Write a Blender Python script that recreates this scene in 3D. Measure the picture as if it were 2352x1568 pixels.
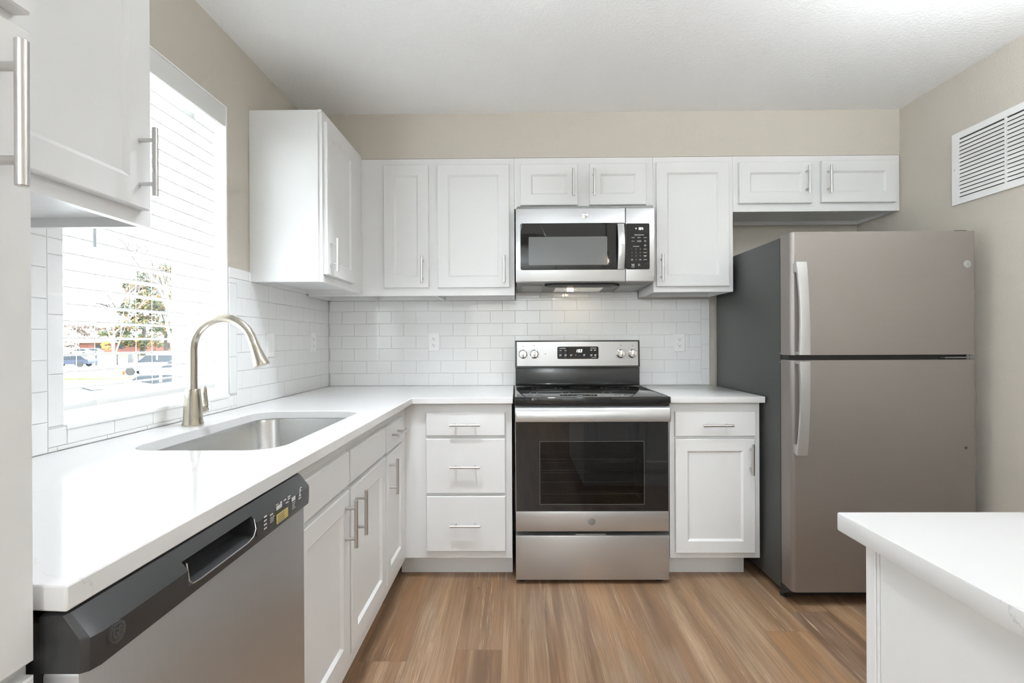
import bpy, bmesh, math, random
from mathutils import Vector, Matrix
random.seed(7)
for o_ in list(bpy.data.objects):
    bpy.data.objects.remove(o_, do_unlink=True)
SC = bpy.context.scene
COL = SC.collection
V = Vector

# ------------------------------------------------------------------ camera
YAW, PITCH, ROLL = .0097, -.0009, -.0049
def cam_axes():
    cy, sy, cp, sp = math.cos(YAW), math.sin(YAW), math.cos(PITCH), math.sin(PITCH)
    r = V((cy, sy, 0)); f = V((-sy*cp, cy*cp, sp)); u = r.cross(f)
    c, s = math.cos(ROLL), math.sin(ROLL)
    return c*r + s*u, -s*r + c*u, f
cd = bpy.data.cameras.new('camera'); cam = bpy.data.objects.new('camera', cd); COL.objects.link(cam)
cr, cu, cf = cam_axes()
M4 = Matrix.Identity(4)
for i in range(3):
    M4[i][0] = cr[i]; M4[i][1] = cu[i]; M4[i][2] = -cf[i]
M4[0][3], M4[1][3], M4[2][3] = 0, -3.081, 1.190
cam.matrix_world = M4
cd.sensor_width = 36; cd.lens = 1135.5/2352*36; cd.clip_start = .02; cd.clip_end = 600
SC.camera = cam
SC.cycles.max_bounces = 16; SC.cycles.diffuse_bounces = 10; SC.cycles.transparent_max_bounces = 16

# ------------------------------------------------------------------ world, sun, exposure
SC.view_settings.view_transform = 'Standard'; SC.view_settings.look = 'None'
SC.view_settings.exposure = 1.27; SC.view_settings.gamma = 1; SC.view_settings.use_curve_mapping = False
w = bpy.data.worlds.new('world'); SC.world = w; w.use_nodes = True
bg = w.node_tree.nodes['Background']; bg.inputs[0].default_value = (.90, .955, 1, 1); bg.inputs[1].default_value = 4.7
def lamp(name, kind, loc, rot, energy, color=(1, 1, 1), **k):
    ld = bpy.data.lights.new(name, kind); ld.energy = energy; ld.color = color
    for a, b in k.items(): setattr(ld, a, b)
    o = bpy.data.objects.new(name, ld); o.location = loc; o.rotation_euler = rot; COL.objects.link(o); return o
lamp('sun', 'SUN', (0, 0, 20), (math.radians(50), 0, math.radians(60)), 5.0, (1, .98, .95), angle=.02)
# sampling portals for the daylight that enters by the kitchen window and the added window behind the camera
for nm, lc, sx, sy in (('kitchen_window_portal', (-1.345, -1.437, 1.563), 1.17, .73), ('added_window_portal', (-1.39, -5.5, 1.30), 1.60, 1.60)):
    p_ = lamp(nm, 'AREA', lc, (0, -math.pi/2, 0), 1, shape='RECTANGLE', size=sx, size_y=sy); p_.data.cycles.is_portal = True
# added fill, out of view: two downlights, two bowls, two globes; plus island pendant
FILL_CANS = [(-.36, -1.36, 50), (.80, -1.42, 12)]  # unseen downlights added to brighten counter and floor but spare the wall cabinets
for lx, ly, e in FILL_CANS:
    lamp('added_downlight_light', 'SPOT', (lx, ly, 2.440), (0, 0, 0), e, (.88, .945, 1), spot_size=1.75, spot_blend=.6, shadow_soft_size=.09)
FILL_BOWLS = [(1.55, -2.00, 2.10, 15), (.10, -2.1, 2.10, 4)]  # up-aimed bowls added out of view to lighten the ceiling
for lx, ly, lz, e in FILL_BOWLS:
    lamp('added_bowl_light', 'AREA', (lx, ly, lz), (math.pi, 0, 0), e, (.88, .945, 1), shape='DISK', size=.30)
FILL_GLOBES = [(-.45, -5.5, 2.12, 52), (.62, -5.5, 2.12, 6)]  # globes added behind the camera to fill the cabinet fronts
for lx, ly, lz, e in FILL_GLOBES:
    lamp('added_globe_light', 'POINT', (lx, ly, lz), (0, 0, 0), e, (.86, .94, 1), shadow_soft_size=.14)
lamp('pendant_lamp_light', 'POINT', (.95, -3.0, 2.03), (0, 0, 0), .6, (1, .95, .88), shadow_soft_size=.03)

# ------------------------------------------------------------------ materials
MATS = {}
def mat(name, color=(.8, .8, .8), rough=.5, metal=0, spec=.5, coat=0, emit=None, estr=0):
    m = bpy.data.materials.new(name); m.use_nodes = True
    b = m.node_tree.nodes['Principled BSDF']
    b.inputs['Base Color'].default_value = (*color, 1); b.inputs['Roughness'].default_value = rough
    b.inputs['Metallic'].default_value = metal; b.inputs['Specular IOR Level'].default_value = spec
    b.inputs['Coat Weight'].default_value = coat
    if emit: b.inputs['Emission Color'].default_value = (*emit, 1); b.inputs['Emission Strength'].default_value = estr
    MATS[name] = m; return m
class G:
    """tiny node-graph helper"""
    def __init__(s, m): s.m = m; s.t = m.node_tree; s.b = s.t.nodes['Principled BSDF']
    def n(s, typ, **k):
        x = s.t.nodes.new(typ)
        for a, b in k.items():
            if a.startswith('i_'):
                key = a[2:]; key = int(key) if key.isdigit() else key.replace('_', ' ')
                if hasattr(b, 'is_linked') or isinstance(b, bpy.types.NodeSocket): s.t.links.new(b, x.inputs[key])
                else: x.inputs[key].default_value = b
            else: setattr(x, a, b)
        return x
    def l(s, a, b): s.t.links.new(a, b)
    def math(s, op, a, b=None, c=None):
        x = s.t.nodes.new('ShaderNodeMath'); x.operation = op
        for i, q in enumerate((a, b, c)):
            if q is None: continue
            if isinstance(q, bpy.types.NodeSocket): s.l(q, x.inputs[i])
            else: x.inputs[i].default_value = q
        return x.outputs[0]
    def pos(s): return s.n('ShaderNodeNewGeometry').outputs['Position']
    def scaled(s, sc, src=None):
        x = s.n('ShaderNodeVectorMath', operation='MULTIPLY'); s.l(src or s.pos(), x.inputs[0]); x.inputs[1].default_value = sc
        return x.outputs[0]
    def noise(s, vec, scale=1, detail=3, rough=.55):
        x = s.n('ShaderNodeTexNoise'); s.l(vec, x.inputs['Vector']); x.inputs['Scale'].default_value = scale
        x.inputs['Detail'].default_value = detail; x.inputs['Roughness'].default_value = rough
        return x.outputs[0]
    def ramp(s, fac, stops):
        x = s.n('ShaderNodeValToRGB'); s.l(fac, x.inputs[0]); e = x.color_ramp.elements
        while len(e) < len(stops): e.new(.5)
        for i, (p, c) in enumerate(stops):
            e[i].position = p; e[i].color = (*c, 1) if len(c) == 3 else c
        return x.outputs[0]
    def mix(s, fac, a, b, blend='MIX'):
        x = s.n('ShaderNodeMix', data_type='RGBA', blend_type=blend)
        for i, q in ((0, fac), (6, a), (7, b)):
            if isinstance(q, bpy.types.NodeSocket): s.l(q, x.inputs[i])
            elif i == 0: x.inputs[0].default_value = q
            else: x.inputs[i].default_value = (*q, 1)
        return x.outputs[2]
    def bump(s, h, strength=.2, dist=.001):
        x = s.n('ShaderNodeBump'); s.l(h, x.inputs['Height']); x.inputs['Strength'].default_value = strength
        x.inputs['Distance'].default_value = dist; s.l(x.outputs[0], s.b.inputs['Normal'])
    def color(s, c): s.l(c, s.b.inputs['Base Color'])
    def rough(s, c): s.l(c, s.b.inputs['Roughness'])

WHITE = mat('white_cabinet_paint', (.73, .73, .73), .38, spec=.4)
g = G(WHITE); g.bump(g.noise(g.scaled((60, 60, 25)), 3, 2), .06, .0006)
TRIM = mat('white_trim_paint', (.86, .86, .86), .4)
BEIGE = mat('beige_wall_paint', (.55, .51, .45), .75, spec=.25)
g = G(BEIGE); P_ = g.pos(); h = g.ramp(g.noise(P_, 130, 2, .5), [(.42, (0, 0, 0)), (.62, (1, 1, 1))])
g.bump(h, .35, .0012)
CEIL = mat('ceiling_texture_paint', (.87, .875, .875), .85, spec=.2)
g = G(CEIL); h = g.ramp(g.noise(g.pos(), 95, 3, .5), [(.44, (0, 0, 0)), (.6, (1, 1, 1))]); g.bump(h, .35, .0016)
TILE = mat('glazed_white_tile', (.80, .80, .80), .045, spec=.8)
g = G(TILE); g.bump(g.noise(g.pos(), 14, 2), .05, .002)
GROUT = mat('pale_grout', (.60, .60, .59), .85)
QUARTZ = mat('white_quartz', (.84, .835, .83), .11, spec=.28)
g = G(QUARTZ); P_ = g.pos()
v1 = g.n('ShaderNodeTexNoise'); g.l(P_, v1.inputs['Vector']); v1.inputs['Scale'].default_value = 2.4; v1.inputs['Detail'].default_value = 7; v1.inputs['Roughness'].default_value = .62; v1.inputs['Distortion'].default_value = .6
vein = g.ramp(v1.outputs[0], [(.492, (0, 0, 0)), (.5, (1, 1, 1)), (.508, (0, 0, 0))])
msk = g.ramp(g.noise(P_, 9, 3), [(.52, (0, 0, 0)), (.66, (1, 1, 1))])
f = g.math('MULTIPLY', vein, msk); f = g.math('MULTIPLY', f, .42)
g.color(g.mix(f, (.69, .682, .68), (.36, .35, .36)))
def steel(name, c, r, streak=.10, aniso=.55, along='x'):
    m = mat(name, c, r, 1)
    g = G(m); s = (2, 2, 900) if along == 'x' else (900, 900, 2)
    nz = g.noise(g.scaled(s), 1, 2, .5)
    g.rough(g.math('ADD', g.math('MULTIPLY', nz, streak), r - streak*.5))
    lo = tuple(q*.94 for q in c); hi = tuple(min(1, q*1.05) for q in c)
    g.color(g.mix(nz, lo, hi))
    if aniso:
        g.b.inputs['Anisotropic'].default_value = aniso
        t = g.n('ShaderNodeTangent', direction_type='RADIAL', axis='Z'); g.l(t.outputs[0], g.b.inputs['Tangent'])
        if along == 'x': g.b.inputs['Anisotropic Rotation'].default_value = .0
    return m
STEEL = steel('brushed_stainless', (.58, .58, .585), .33, .14)
STEEL.node_tree.nodes['Principled BSDF'].inputs['Metallic'].default_value = .82
FSTEEL = steel('fridge_stainless', (.315, .285, .270), .43)
FSTEEL.node_tree.nodes['Principled BSDF'].inputs['Metallic'].default_value = .75
DSTEEL = steel('dark_dishwasher_stainless', (.58, .585, .60), .48, along='z')
SINKST = mat('sink_stainless', (.62, .62, .615), .27, 1)
NICKEL = mat('brushed_nickel', (.60, .555, .47), .22, 1)
PULL = mat('satin_nickel_pull', (.62, .61, .60), .28, 1)
CHROME = mat('chrome', (.80, .80, .80), .10, 1)
BLACKGL = mat('black_glass', (.011, .011, .012), .02, spec=.6)
BLACK = mat('black_enamel', (.045, .045, .044), .22)
BLACKMT = mat('matt_black_plastic', (.02, .02, .02), .5)
DARKGREY = mat('charcoal_plastic', (.032, .032, .033), .34)
CASE = mat('dark_grey_textured_case', (.062, .064, .062), .42)
g = G(CASE); g.bump(g.noise(g.pos(), 700, 2), .3, .0006)
GREYSCR = mat('grey_microwave_screen', (.16, .165, .165), .12)
PRINT = mat('white_print', (.62, .62, .62), .5)
DIMPRINT = mat('dim_grey_print', (.30, .30, .30), .5)
DARKPRINT = mat('dark_print', (.10, .10, .10), .5)
LED = mat('lit_display_digits', (.9, .95, .95), .4, emit=(.9, .97, 1), estr=1.3)
GOLD = mat('gold_sticker', (.52, .42, .13), .4)
PLATE = mat('white_outlet_plastic', (.82, .82, .81), .3)
FILTER = mat('grease_filter_mesh', (.35, .35, .345), .4, .8)
g = G(FILTER); g.bump(g.noise(g.pos(), 900, 1), .6, .001)
UNDER = mat('grey_underside_metal', (.24, .24, .235), .4, .6)
LENS = mat('frosted_lamp_lens', (.8, .8, .78), .2, emit=(1, .9, .72), estr=.04)
BULBON = mat('lit_bulb', (1, .9, .7), .3, emit=(1, .82, .55), estr=7)
VINYL = mat('white_vinyl_frame', (.84, .84, .84), .35)
SLAT = mat('white_blind_slats', (.74, .74, .735), .45)
CORD = mat('white_cord', (.8, .8, .8), .7)
WAND = mat('grey_blind_wand', (.48, .51, .54), .2)
SHADEINT = mat('oven_cavity_enamel', (.055, .055, .06), .35)
RACK = mat('oven_rack_chrome', (.75, .75, .75), .25, 1)
DIFFUSER = mat('lamp_diffuser', (.9, .9, .88), .5, emit=(1, .965, .93), estr=3)

def thin_glass(name, tint=(1, 1, 1), base=.06):
    m = bpy.data.materials.new(name); m.use_nodes = True; t = m.node_tree
    t.nodes.remove(t.nodes['Principled BSDF']); out = t.nodes['Material Output']
    tr = t.nodes.new('ShaderNodeBsdfTransparent'); tr.inputs[0].default_value = (*tint, 1)
    gl = t.nodes.new('ShaderNodeBsdfGlossy'); gl.inputs['Roughness'].default_value = .02
    lw = t.nodes.new('ShaderNodeLayerWeight'); lw.inputs[0].default_value = .5
    p5 = t.nodes.new('ShaderNodeMath'); p5.operation = 'POWER'; p5.inputs[1].default_value = 5; t.links.new(lw.outputs['Facing'], p5.inputs[0])
    fr = t.nodes.new('ShaderNodeMath'); fr.operation = 'MULTIPLY_ADD'; fr.inputs[1].default_value = .95; fr.inputs[2].default_value = .04; t.links.new(p5.outputs[0], fr.inputs[0])
    mx = t.nodes.new('ShaderNodeMixShader')
    t.links.new(fr.outputs[0], mx.inputs[0]); t.links.new(tr.outputs[0], mx.inputs[1]); t.links.new(gl.outputs[0], mx.inputs[2])
    t.links.new(mx.outputs[0], out.inputs[0]); return m
PANE = thin_glass('window_glass', (.98, 1, .99))
OVENGL = thin_glass('tinted_oven_glass', (.40, .40, .40))
SHADEGL = thin_glass('clear_shade_glass', (.95, .95, .95))

# wood plank floor
WOOD = mat('brown_plank_floor', (.3, .2, .12), .38, spec=.4)
g = G(WOOD); P_ = g.pos(); sep = g.n('ShaderNodeSeparateXYZ'); g.l(P_, sep.inputs[0]); X, Y, Z = sep.outputs
PWD, PLN = .178, 1.22
ux = g.math('DIVIDE', g.math('ADD', X, 10.03), PWD); ix = g.math('FLOOR', ux)
wn = g.n('ShaderNodeTexWhiteNoise', noise_dimensions='1D'); g.l(ix, wn.inputs['W'])
uy = g.math('ADD', g.math('DIVIDE', Y, PLN), g.math('MULTIPLY', wn.outputs[0], 7.3)); iy = g.math('FLOOR', uy)
pid = g.math('ADD', g.math('MULTIPLY', ix, 13.37), g.math('MULTIPLY', iy, 7.91))
w2 = g.n('ShaderNodeTexWhiteNoise', noise_dimensions='1D'); g.l(pid, w2.inputs['W'])
rnd = w2.outputs[0]
cmb = g.n('ShaderNodeCombineXYZ'); g.l(g.math('MULTIPLY', X, 1), cmb.inputs[0]); g.l(Y, cmb.inputs[1]); g.l(g.math('MULTIPLY', rnd, 40), cmb.inputs[2])
pv = cmb.outputs[0]
base = g.ramp(rnd, [(0, (.165, .095, .055)), (.25, (.235, .140, .080)), (.5, (.29, .178, .102)), (.75, (.36, .240, .148)), (1, (.33, .185, .088))])
sm = lambda v, a_, b_: g.ramp(v, [(a_, (0, 0, 0)), (b_, (1, 1, 1))])
band = g.noise(g.scaled((17, .75, 1), pv), 1, 3, .5)                 # printed strips inside a plank
base = g.mix(g.math('MULTIPLY', sm(band, .49, .62), .58), base, (.43, .295, .185))
base = g.mix(g.math('MULTIPLY', sm(g.noise(g.scaled((15, .8, 1.7), pv), 1, 3, .5), .49, .62), .56), base, (.135, .074, .041))
base = g.mix(g.math('MULTIPLY', sm(g.noise(g.scaled((6, .9, 2.3), pv), 1, 3, .6), .50, .68), .55), base, (.36, .195, .088))
base = g.mix(g.math('MULTIPLY', sm(g.noise(g.scaled((7, 1.1, 3.9), pv), 1, 3, .6), .55, .70), .55), base, (.36, .275, .20))
fine = g.noise(g.scaled((260, 4, 1), pv), 1, 5, .7)
base = g.mix(g.math('MULTIPLY', g.ramp(fine, [(.38, (1, 1, 1)), (.57, (0, 0, 0))]), .50), base, (.13, .075, .043))
lite = sm(g.noise(g.scaled((130, 3.2, 1.3), pv), 1, 6, .7), .56, .68)
base = g.mix(g.math('MULTIPLY', g.math('MULTIPLY', lite, sm(g.noise(g.scaled((14, 1.0, 4.4), pv), 1, 3, .5), .5, .62)), .75), base, (.60, .46, .335))
crk = sm(g.noise(g.scaled((62, 1.6, 2.1), pv), 1, 6, .72), .655, .70)
base = g.mix(g.math('MULTIPLY', crk, .8), base, (.05, .032, .02))
kn = g.n('ShaderNodeTexVoronoi', feature='F1'); g.l(g.scaled((7.5, 2.6, 1), pv), kn.inputs['Vector']); kn.inputs['Scale'].default_value = 1
knot = g.math('MULTIPLY', g.ramp(kn.outputs['Distance'], [(.03, (1, 1, 1)), (.13, (0, 0, 0))]), sm(g.noise(g.scaled((40, 14, 1), pv), 1, 3, .6), .46, .60))
base = g.mix(g.math('MULTIPLY', knot, .7), base, (.055, .036, .024))
fx = g.math('FRACT', ux); ex = g.math('MINIMUM', fx, g.math('SUBTRACT', 1, fx)); ex = g.math('MULTIPLY', ex, PWD)
fy = g.math('FRACT', uy); ey = g.math('MINIMUM', fy, g.math('SUBTRACT', 1, fy)); ey = g.math('MULTIPLY', ey, PLN)
ed = g.math('MINIMUM', ex, ey); gap = g.math('LESS_THAN', ed, .0009)
base = g.mix(g.math('MULTIPLY', gap, .5), base, (.10, .065, .045))
g.color(base); g.rough(g.math('ADD', g.math('MULTIPLY', fine, .2), .30)); g.bump(fine, .15, .0006)

# outdoors
ASPH = mat('pale_asphalt', (.50, .50, .50), .9)
GRASS = mat('lawn_grass', (.085, .11, .025), .9)
BRICK = mat('red_brick_wall', (.13, .022, .016), .85)
g = G(BRICK); bt = g.n('ShaderNodeTexBrick'); g.l(g.scaled((1, 1, 1)), bt.inputs['Vector']); bt.inputs['Scale'].default_value = 3
bt.inputs['Color1'].default_value = (.13, .022, .016, 1); bt.inputs['Color2'].default_value = (.10, .017, .013, 1); bt.inputs['Mortar'].default_value = (.14, .05, .04, 1); g.color(bt.outputs[0])
ROOF = mat('pale_shingle_roof', (.42, .41, .40), .9)
BARK = mat('grey_bark', (.10, .09, .085), .9)
DBARK = mat('dark_bark', (.035, .025, .02), .9)
LEAF = mat('autumn_leaves', (.2, .2, .05), .8)
g = G(LEAF); nz = g.noise(g.pos(), .55, 4, .7)
g.color(g.ramp(nz, [(.30, (.010, .024, .010)), (.45, (.022, .040, .014)), (.52, (.055, .055, .018)), (.58, (.17, .075, .014)), (.68, (.20, .10, .022)), (.8, (.035, .05, .018))]))
PINKLEAF = mat('bare_twig_haze', (.12, .085, .075), .9)
YELLOWLEAF = mat('yellow_leaves', (.55, .45, .06), .8)
CARW = mat('white_car_paint', (.42, .42, .42), .4)
CARS = mat('silver_car_paint', (.14, .15, .165), .4)
CARB = mat('dark_blue_car_paint', (.012, .018, .04), .4)
CARGL = mat('car_glass', (.02, .025, .032), .35, spec=.15)
TYRE = mat('tyre_rubber', (.02, .02, .02), .8)
FENCE = mat('black_iron', (.02, .02, .02), .5)
ORANGE = mat('orange_plastic', (.8, .09, .02), .5)

# ------------------------------------------------------------------ mesh builder
class Fr:
    """local frame: u along, v up, w outward"""
    def __init__(s, o, u, v, w): s.o, s.u, s.v, s.w = V(o), V(u), V(v), V(w)
    def __call__(s, a, b, c=0): return s.o + s.u*a + s.v*b + s.w*c
BACKF = lambda y: Fr((0, y, 0), (1, 0, 0), (0, 0, 1), (0, -1, 0))       # faces the camera
LEFTF = lambda x: Fr((x, 0, 0), (0, 1, 0), (0, 0, 1), (1, 0, 0))        # on the left wall, faces +x
RIGHTF = lambda x: Fr((x, 0, 0), (0, -1, 0), (0, 0, 1), (-1, 0, 0))     # on the right wall, faces -x
OFF = {}
class MB:
    def __init__(s): s.bm = bmesh.new()
    def face(s, pts):
        vs = [s.bm.verts.new(p) for p in pts]; return s.bm.faces.new(vs)
    def box(s, x0, x1, y0, y1, z0, z1, b=0, seg=2):
        x0, x1 = min(x0, x1), max(x0, x1); y0, y1 = min(y0, y1), max(y0, y1); z0, z1 = min(z0, z1), max(z0, z1)
        r = bmesh.ops.create_cube(s.bm, size=1)['verts']
        for v in r: v.co = V(((x0+x1)/2+v.co.x*(x1-x0), (y0+y1)/2+v.co.y*(y1-y0), (z0+z1)/2+v.co.z*(z1-z0)))
        if b:
            es = list({e for v in r for e in v.link_edges})
            bmesh.ops.bevel(s.bm, geom=es, offset=b, segments=seg, affect='EDGES', profile=.5)
        return s
    def fbox(s, F, u0, u1, v0, v1, w0, w1, b=0, seg=2):
        a, c = F(u0, v0, w0), F(u1, v1, w1); return s.box(a.x, c.x, a.y, c.y, a.z, c.z, b, seg)
    def loft(s, loops, cap0=True, cap1=True, closed=True):
        L = [[s.bm.verts.new(p) for p in lp] for lp in loops]; n = len(L[0])
        for a, b in zip(L, L[1:]):
            for i in range(n if closed else n-1):
                j = (i+1) % n
                try: s.bm.faces.new((a[i], a[j], b[j], b[i]))
                except ValueError: pass
        if cap0: s.bm.faces.new(list(reversed(L[0])))
        if cap1: s.bm.faces.new(L[-1])
        return s
    def rects(s, F, spec):
        """spec: (u0,u1,v0,v1,w) rectangles joined front to back, last one capped"""
        return s.loft([[F(u0, v0, w), F(u1, v0, w), F(u1, v1, w), F(u0, v1, w)] for u0, u1, v0, v1, w in spec])
    def rrect(s, F, u0, u1, v0, v1, w0, w1, r, seg=6, b=0):
        def lp(i, w):
            pts = []
            for cx, cy, a0 in ((u1-r, v0+r, -90), (u1-r, v1-r, 0), (u0+r, v1-r, 90), (u0+r, v0+r, 180)):
                for k in range(seg+1):
                    a = math.radians(a0+90*k/seg); rr = max(r-i, .0002)
                    pts.append(F(cx+rr*math.cos(a), cy+rr*math.sin(a), w))
            return pts
        L = [lp(0, w0), lp(0, w1)] if not b else [lp(0, w0), lp(0, w1-b), lp(b, w1)]
        return s.loft(L)
    def tube(s, pts, rad, seg=14, cap=True):
        pts = [V(p) for p in pts]; n = len(pts)
        if not hasattr(rad, '__len__'): rad = [rad]*n
        T = [((pts[min(i+1, n-1)]-pts[max(i-1, 0)]).normalized()) for i in range(n)]
        a = V((0, 0, 1)) if abs(T[0].z) < .9 else V((1, 0, 0))
        N = T[0].cross(a).normalized(); loops = []
        for i in range(n):
            N = (N - T[i]*N.dot(T[i])).normalized(); B = T[i].cross(N)
            loops.append([pts[i]+(N*math.cos(q)+B*math.sin(q))*rad[i] for q in [2*math.pi*k/seg for k in range(seg)]])
        return s.loft(loops, cap, cap)
    def cyl(s, p0, p1, r, seg=18, r2=None): return s.tube([p0, p1], [r, r if r2 is None else r2], seg)
    def lathe(s, c, axis, prof, seg=24):
        """prof: (radius, distance along axis)"""
        c, ax = V(c), V(axis).normalized(); a = V((0, 0, 1)) if abs(ax.z) < .9 else V((1, 0, 0))
        N = ax.cross(a).normalized(); B = ax.cross(N)
        return s.loft([[c+ax*h+(N*math.cos(q)+B*math.sin(q))*max(r, 1e-4) for q in [2*math.pi*k/seg for k in range(seg)]] for r, h in prof])
    def prism(s, pts2, axis, a, b):
        """polygon of 2-D points extruded along an axis from a to b"""
        def p(q, t): return {'x': (t, q[0], q[1]), 'y': (q[0], t, q[1]), 'z': (q[0], q[1], t)}[axis]
        return s.loft([[p(q, a) for q in pts2], [p(q, b) for q in pts2]])
    def ring(s, F, u0, u1, v0, v1, t, w0, w1, b=0):
        """rectangular frame of four mitred sides"""
        R = [(u0, u1, v0, v1), (u0+t, u1-t, v0+t, v1-t)]
        def lp(r, w): return [F(r[0], r[2], w), F(r[1], r[2], w), F(r[1], r[3], w), F(r[0], r[3], w)]
        s.loft([lp(R[0], w0), lp(R[0], w1), lp(R[1], w1), lp(R[1], w0), lp(R[0], w0)], False, False); return s
    def text(s, txt, F, u, v, size, w=.0004, align='CENTER', shear=0):
        c = bpy.data.curves.new('t', 'FONT'); c.body = txt; c.size = size; c.align_x = align; c.align_y = 'CENTER'; c.shear = shear
        o = bpy.data.objects.new('t', c); me = bpy.data.meshes.new_from_object(o)
        vs = [s.bm.verts.new(F(u+p.co.x, v+p.co.y, w)) for p in me.vertices]
        for p in me.polygons:
            try: s.bm.faces.new([vs[i] for i in p.vertices])
            except ValueError: pass
        bpy.data.objects.remove(o); bpy.data.curves.remove(c); bpy.data.meshes.remove(me); return s
    def build(s, name, m, parent=None, angle=32, clean=True):
        bm = s.bm
        if clean: bmesh.ops.recalc_face_normals(bm, faces=bm.faces)
        if parent is None:
            xs = [v.co for v in bm.verts]
            o0 = V(((min(p.x for p in xs)+max(p.x for p in xs))/2, (min(p.y for p in xs)+max(p.y for p in xs))/2, min(p.z for p in xs)))
        else: o0 = OFF[parent.name]
        bmesh.ops.translate(bm, verts=bm.verts, vec=-o0)
        me = bpy.data.meshes.new(name); bm.to_mesh(me); bm.free()
        for p in me.polygons: p.use_smooth = True
        me.set_sharp_from_angle(angle=math.radians(angle))
        me.materials.append(m)
        o = bpy.data.objects.new(name, me); COL.objects.link(o)
        if parent is None: o.location = o0
        else: o.parent = parent
        OFF[o.name] = o0; return o
def tag(o, label=None, cat=None, group=None, kind=None):
    if label: o['label'] = label
    if cat: o['category'] = cat
    if group: o['group'] = group
    if kind: o['kind'] = kind
    return o
def thing(name, loc, label, cat, group=None):
    o = bpy.data.objects.new(name, None); o.empty_display_size = .05; COL.objects.link(o); o.location = loc
    OFF[o.name] = V(loc); return tag(o, label, cat, group)
def struct(o): o['kind'] = 'structure'; return o

# ------------------------------------------------------------------ room shell
XL, XR, ZC, YR = -1.184, 2.115, 2.456, -6.5
CT = .914
struct(MB().box(XL-.15, XR+.15, YR-.15, .15, -.06, 0).build('floor', WOOD))
struct(MB().box(XL-.25, XR+.15, YR-.2, .2, ZC, ZC+.12).build('ceiling', CEIL))
struct(MB().box(XL-.25, XR+.15, .009, .16, -.05, ZC+.02).build('wall_back', BEIGE))
struct(MB().box(XR, XR+.14, YR, .05, -.05, ZC+.02).build('wall_right', BEIGE))
WY0, WY1, WZ0, WZ1 = -1.803, -1.072, .977, 2.150      # kitchen window opening
LY0, LY1, LZ0, LZ1 = -6.30, -4.70, .50, 2.10              # opening for the added, unseen window behind the camera
b = MB(); x0, x1 = XL-.20, XL
b.box(x0, x1, LY1, WY0, -.05, ZC+.02); b.box(x0, x1, YR, LY0, -.05, ZC+.02); b.box(x0, x1, LY0, LY1, -.05, LZ0); b.box(x0, x1, LY0, LY1, LZ1, ZC+.02); b.box(x0, x1, WY1, .05, -.05, ZC+.02)
b.box(x0, x1, WY0, WY1, -.05, WZ0-.004); b.box(x0, x1, WY0, WY1, WZ1, ZC+.02)
struct(b.build('wall_left', BEIGE))
struct(MB().box(XL-.2, XR+.14, YR-.14, YR, -.05, ZC).build('wall_rear', BEIGE))
# soffit above the wall cabinets
struct(MB().box(XL, XR, -.335, .02, 2.206, ZC+.01).build('wall_soffit', BEIGE))
# window reveal lining, white
b = MB()
b.box(XL-.20, XL+.0006, WY1-.001, WY1+.006, WZ0-.005, WZ1+.003); b.box(XL-.20, XL+.0006, WY0-.006, WY0+.001, WZ0-.005, WZ1+.003)
b.box(XL-.20, XL+.0006, WY0, WY1, WZ1-.001, WZ1+.004)
struct(b.build('trim_1', TRIM))
b = MB().box(XL-.20, XL+.011, WY0, WY1, WZ0-.012, WZ0+.001, .002)
struct(b.build('trim_2', TRIM))
# window: vinyl slider
F = LEFTF(XL-.155)
b = MB().ring(F, WY0, WY1, WZ0, WZ1, .045, -.04, .02)
wf = struct(b.build('window_1', VINYL))
b = MB().ring(F, WY0+.04, WY1-.04, WZ0+.04, WZ1-.04, .018, -.03, .0)
b.build('sash', VINYL, wf)
MB().fbox(F, WY0+.05, WY1-.05, WZ0+.05, WZ1-.05, -.018, -.012).build('pane', PANE, wf)
wf = struct(MB().ring(F, LY0, LY1, LZ0, LZ1, .06, -.04, .03).build('added_window', VINYL))  # unseen window, added for more daylight from behind on the left
MB().fbox(F, -5.53, -5.47, LZ0+.06, LZ1-.06, -.03, .02).build('mullion', VINYL, wf)
for q in ((LY0+.05, -5.52), (-5.48, LY1-.05)): MB().fbox(F, *q, LZ0+.05, LZ1-.05, -.01, -.004).build('pane', PANE, wf)
# white panelled door in the rear wall
F = Fr((0, YR+.002, 0), (-1, 0, 0), (0, 0, 1), (0, 1, 0))
d = struct(MB().fbox(F, -.86, 0, .005, 2.04, 0, .03, .002).build('door_1', TRIM))
for v0, v1 in ((.2, .95), (1.1, 1.9)): MB().ring(F, -.74, -.12, v0, v1, .02, .028, .034).build('panel_moulding', TRIM, d)
MB().ring(F, -.94, .08, -.1, 2.12, .07, 0, .02).build('casing', TRIM, d)
# baseboards
struct(MB().box(XR-.014, XR, YR, -.9, 0, .09, .003).build('baseboard_right', TRIM))

# ------------------------------------------------------------------ tiled backsplashes
TV, TH, GR = .0775, .1545, .0017
def tile(b, F, u0, u1, v0, v1, t=.008, bev=.0013):
    j = lambda: random.uniform(-.00006, .00006)
    u0 += GR/2; u1 -= GR/2; v0 += GR/2; v1 -= GR/2
    if u1-u0 < .006 or v1-v0 < .004: return
    bv = min(bev, (v1-v0)/3, (u1-u0)/3); ju, jv, jc = j(), j(), j()
    w = lambda su, sv: t+jc+su*ju+sv*jv
    b.loft([[F(u0, v0, 0), F(u1, v0, 0), F(u1, v1, 0), F(u0, v1, 0)],
            [F(u0, v0, t-bv*.6), F(u1, v0, t-bv*.6), F(u1, v1, t-bv*.6), F(u0, v1, t-bv*.6)],
            [F(u0+bv, v0+bv, w(-1, -1)), F(u1-bv, v0+bv, w(1, -1)), F(u1-bv, v1-bv, w(1, 1)), F(u0+bv, v1-bv, w(-1, 1))]], cap0=False)
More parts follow.
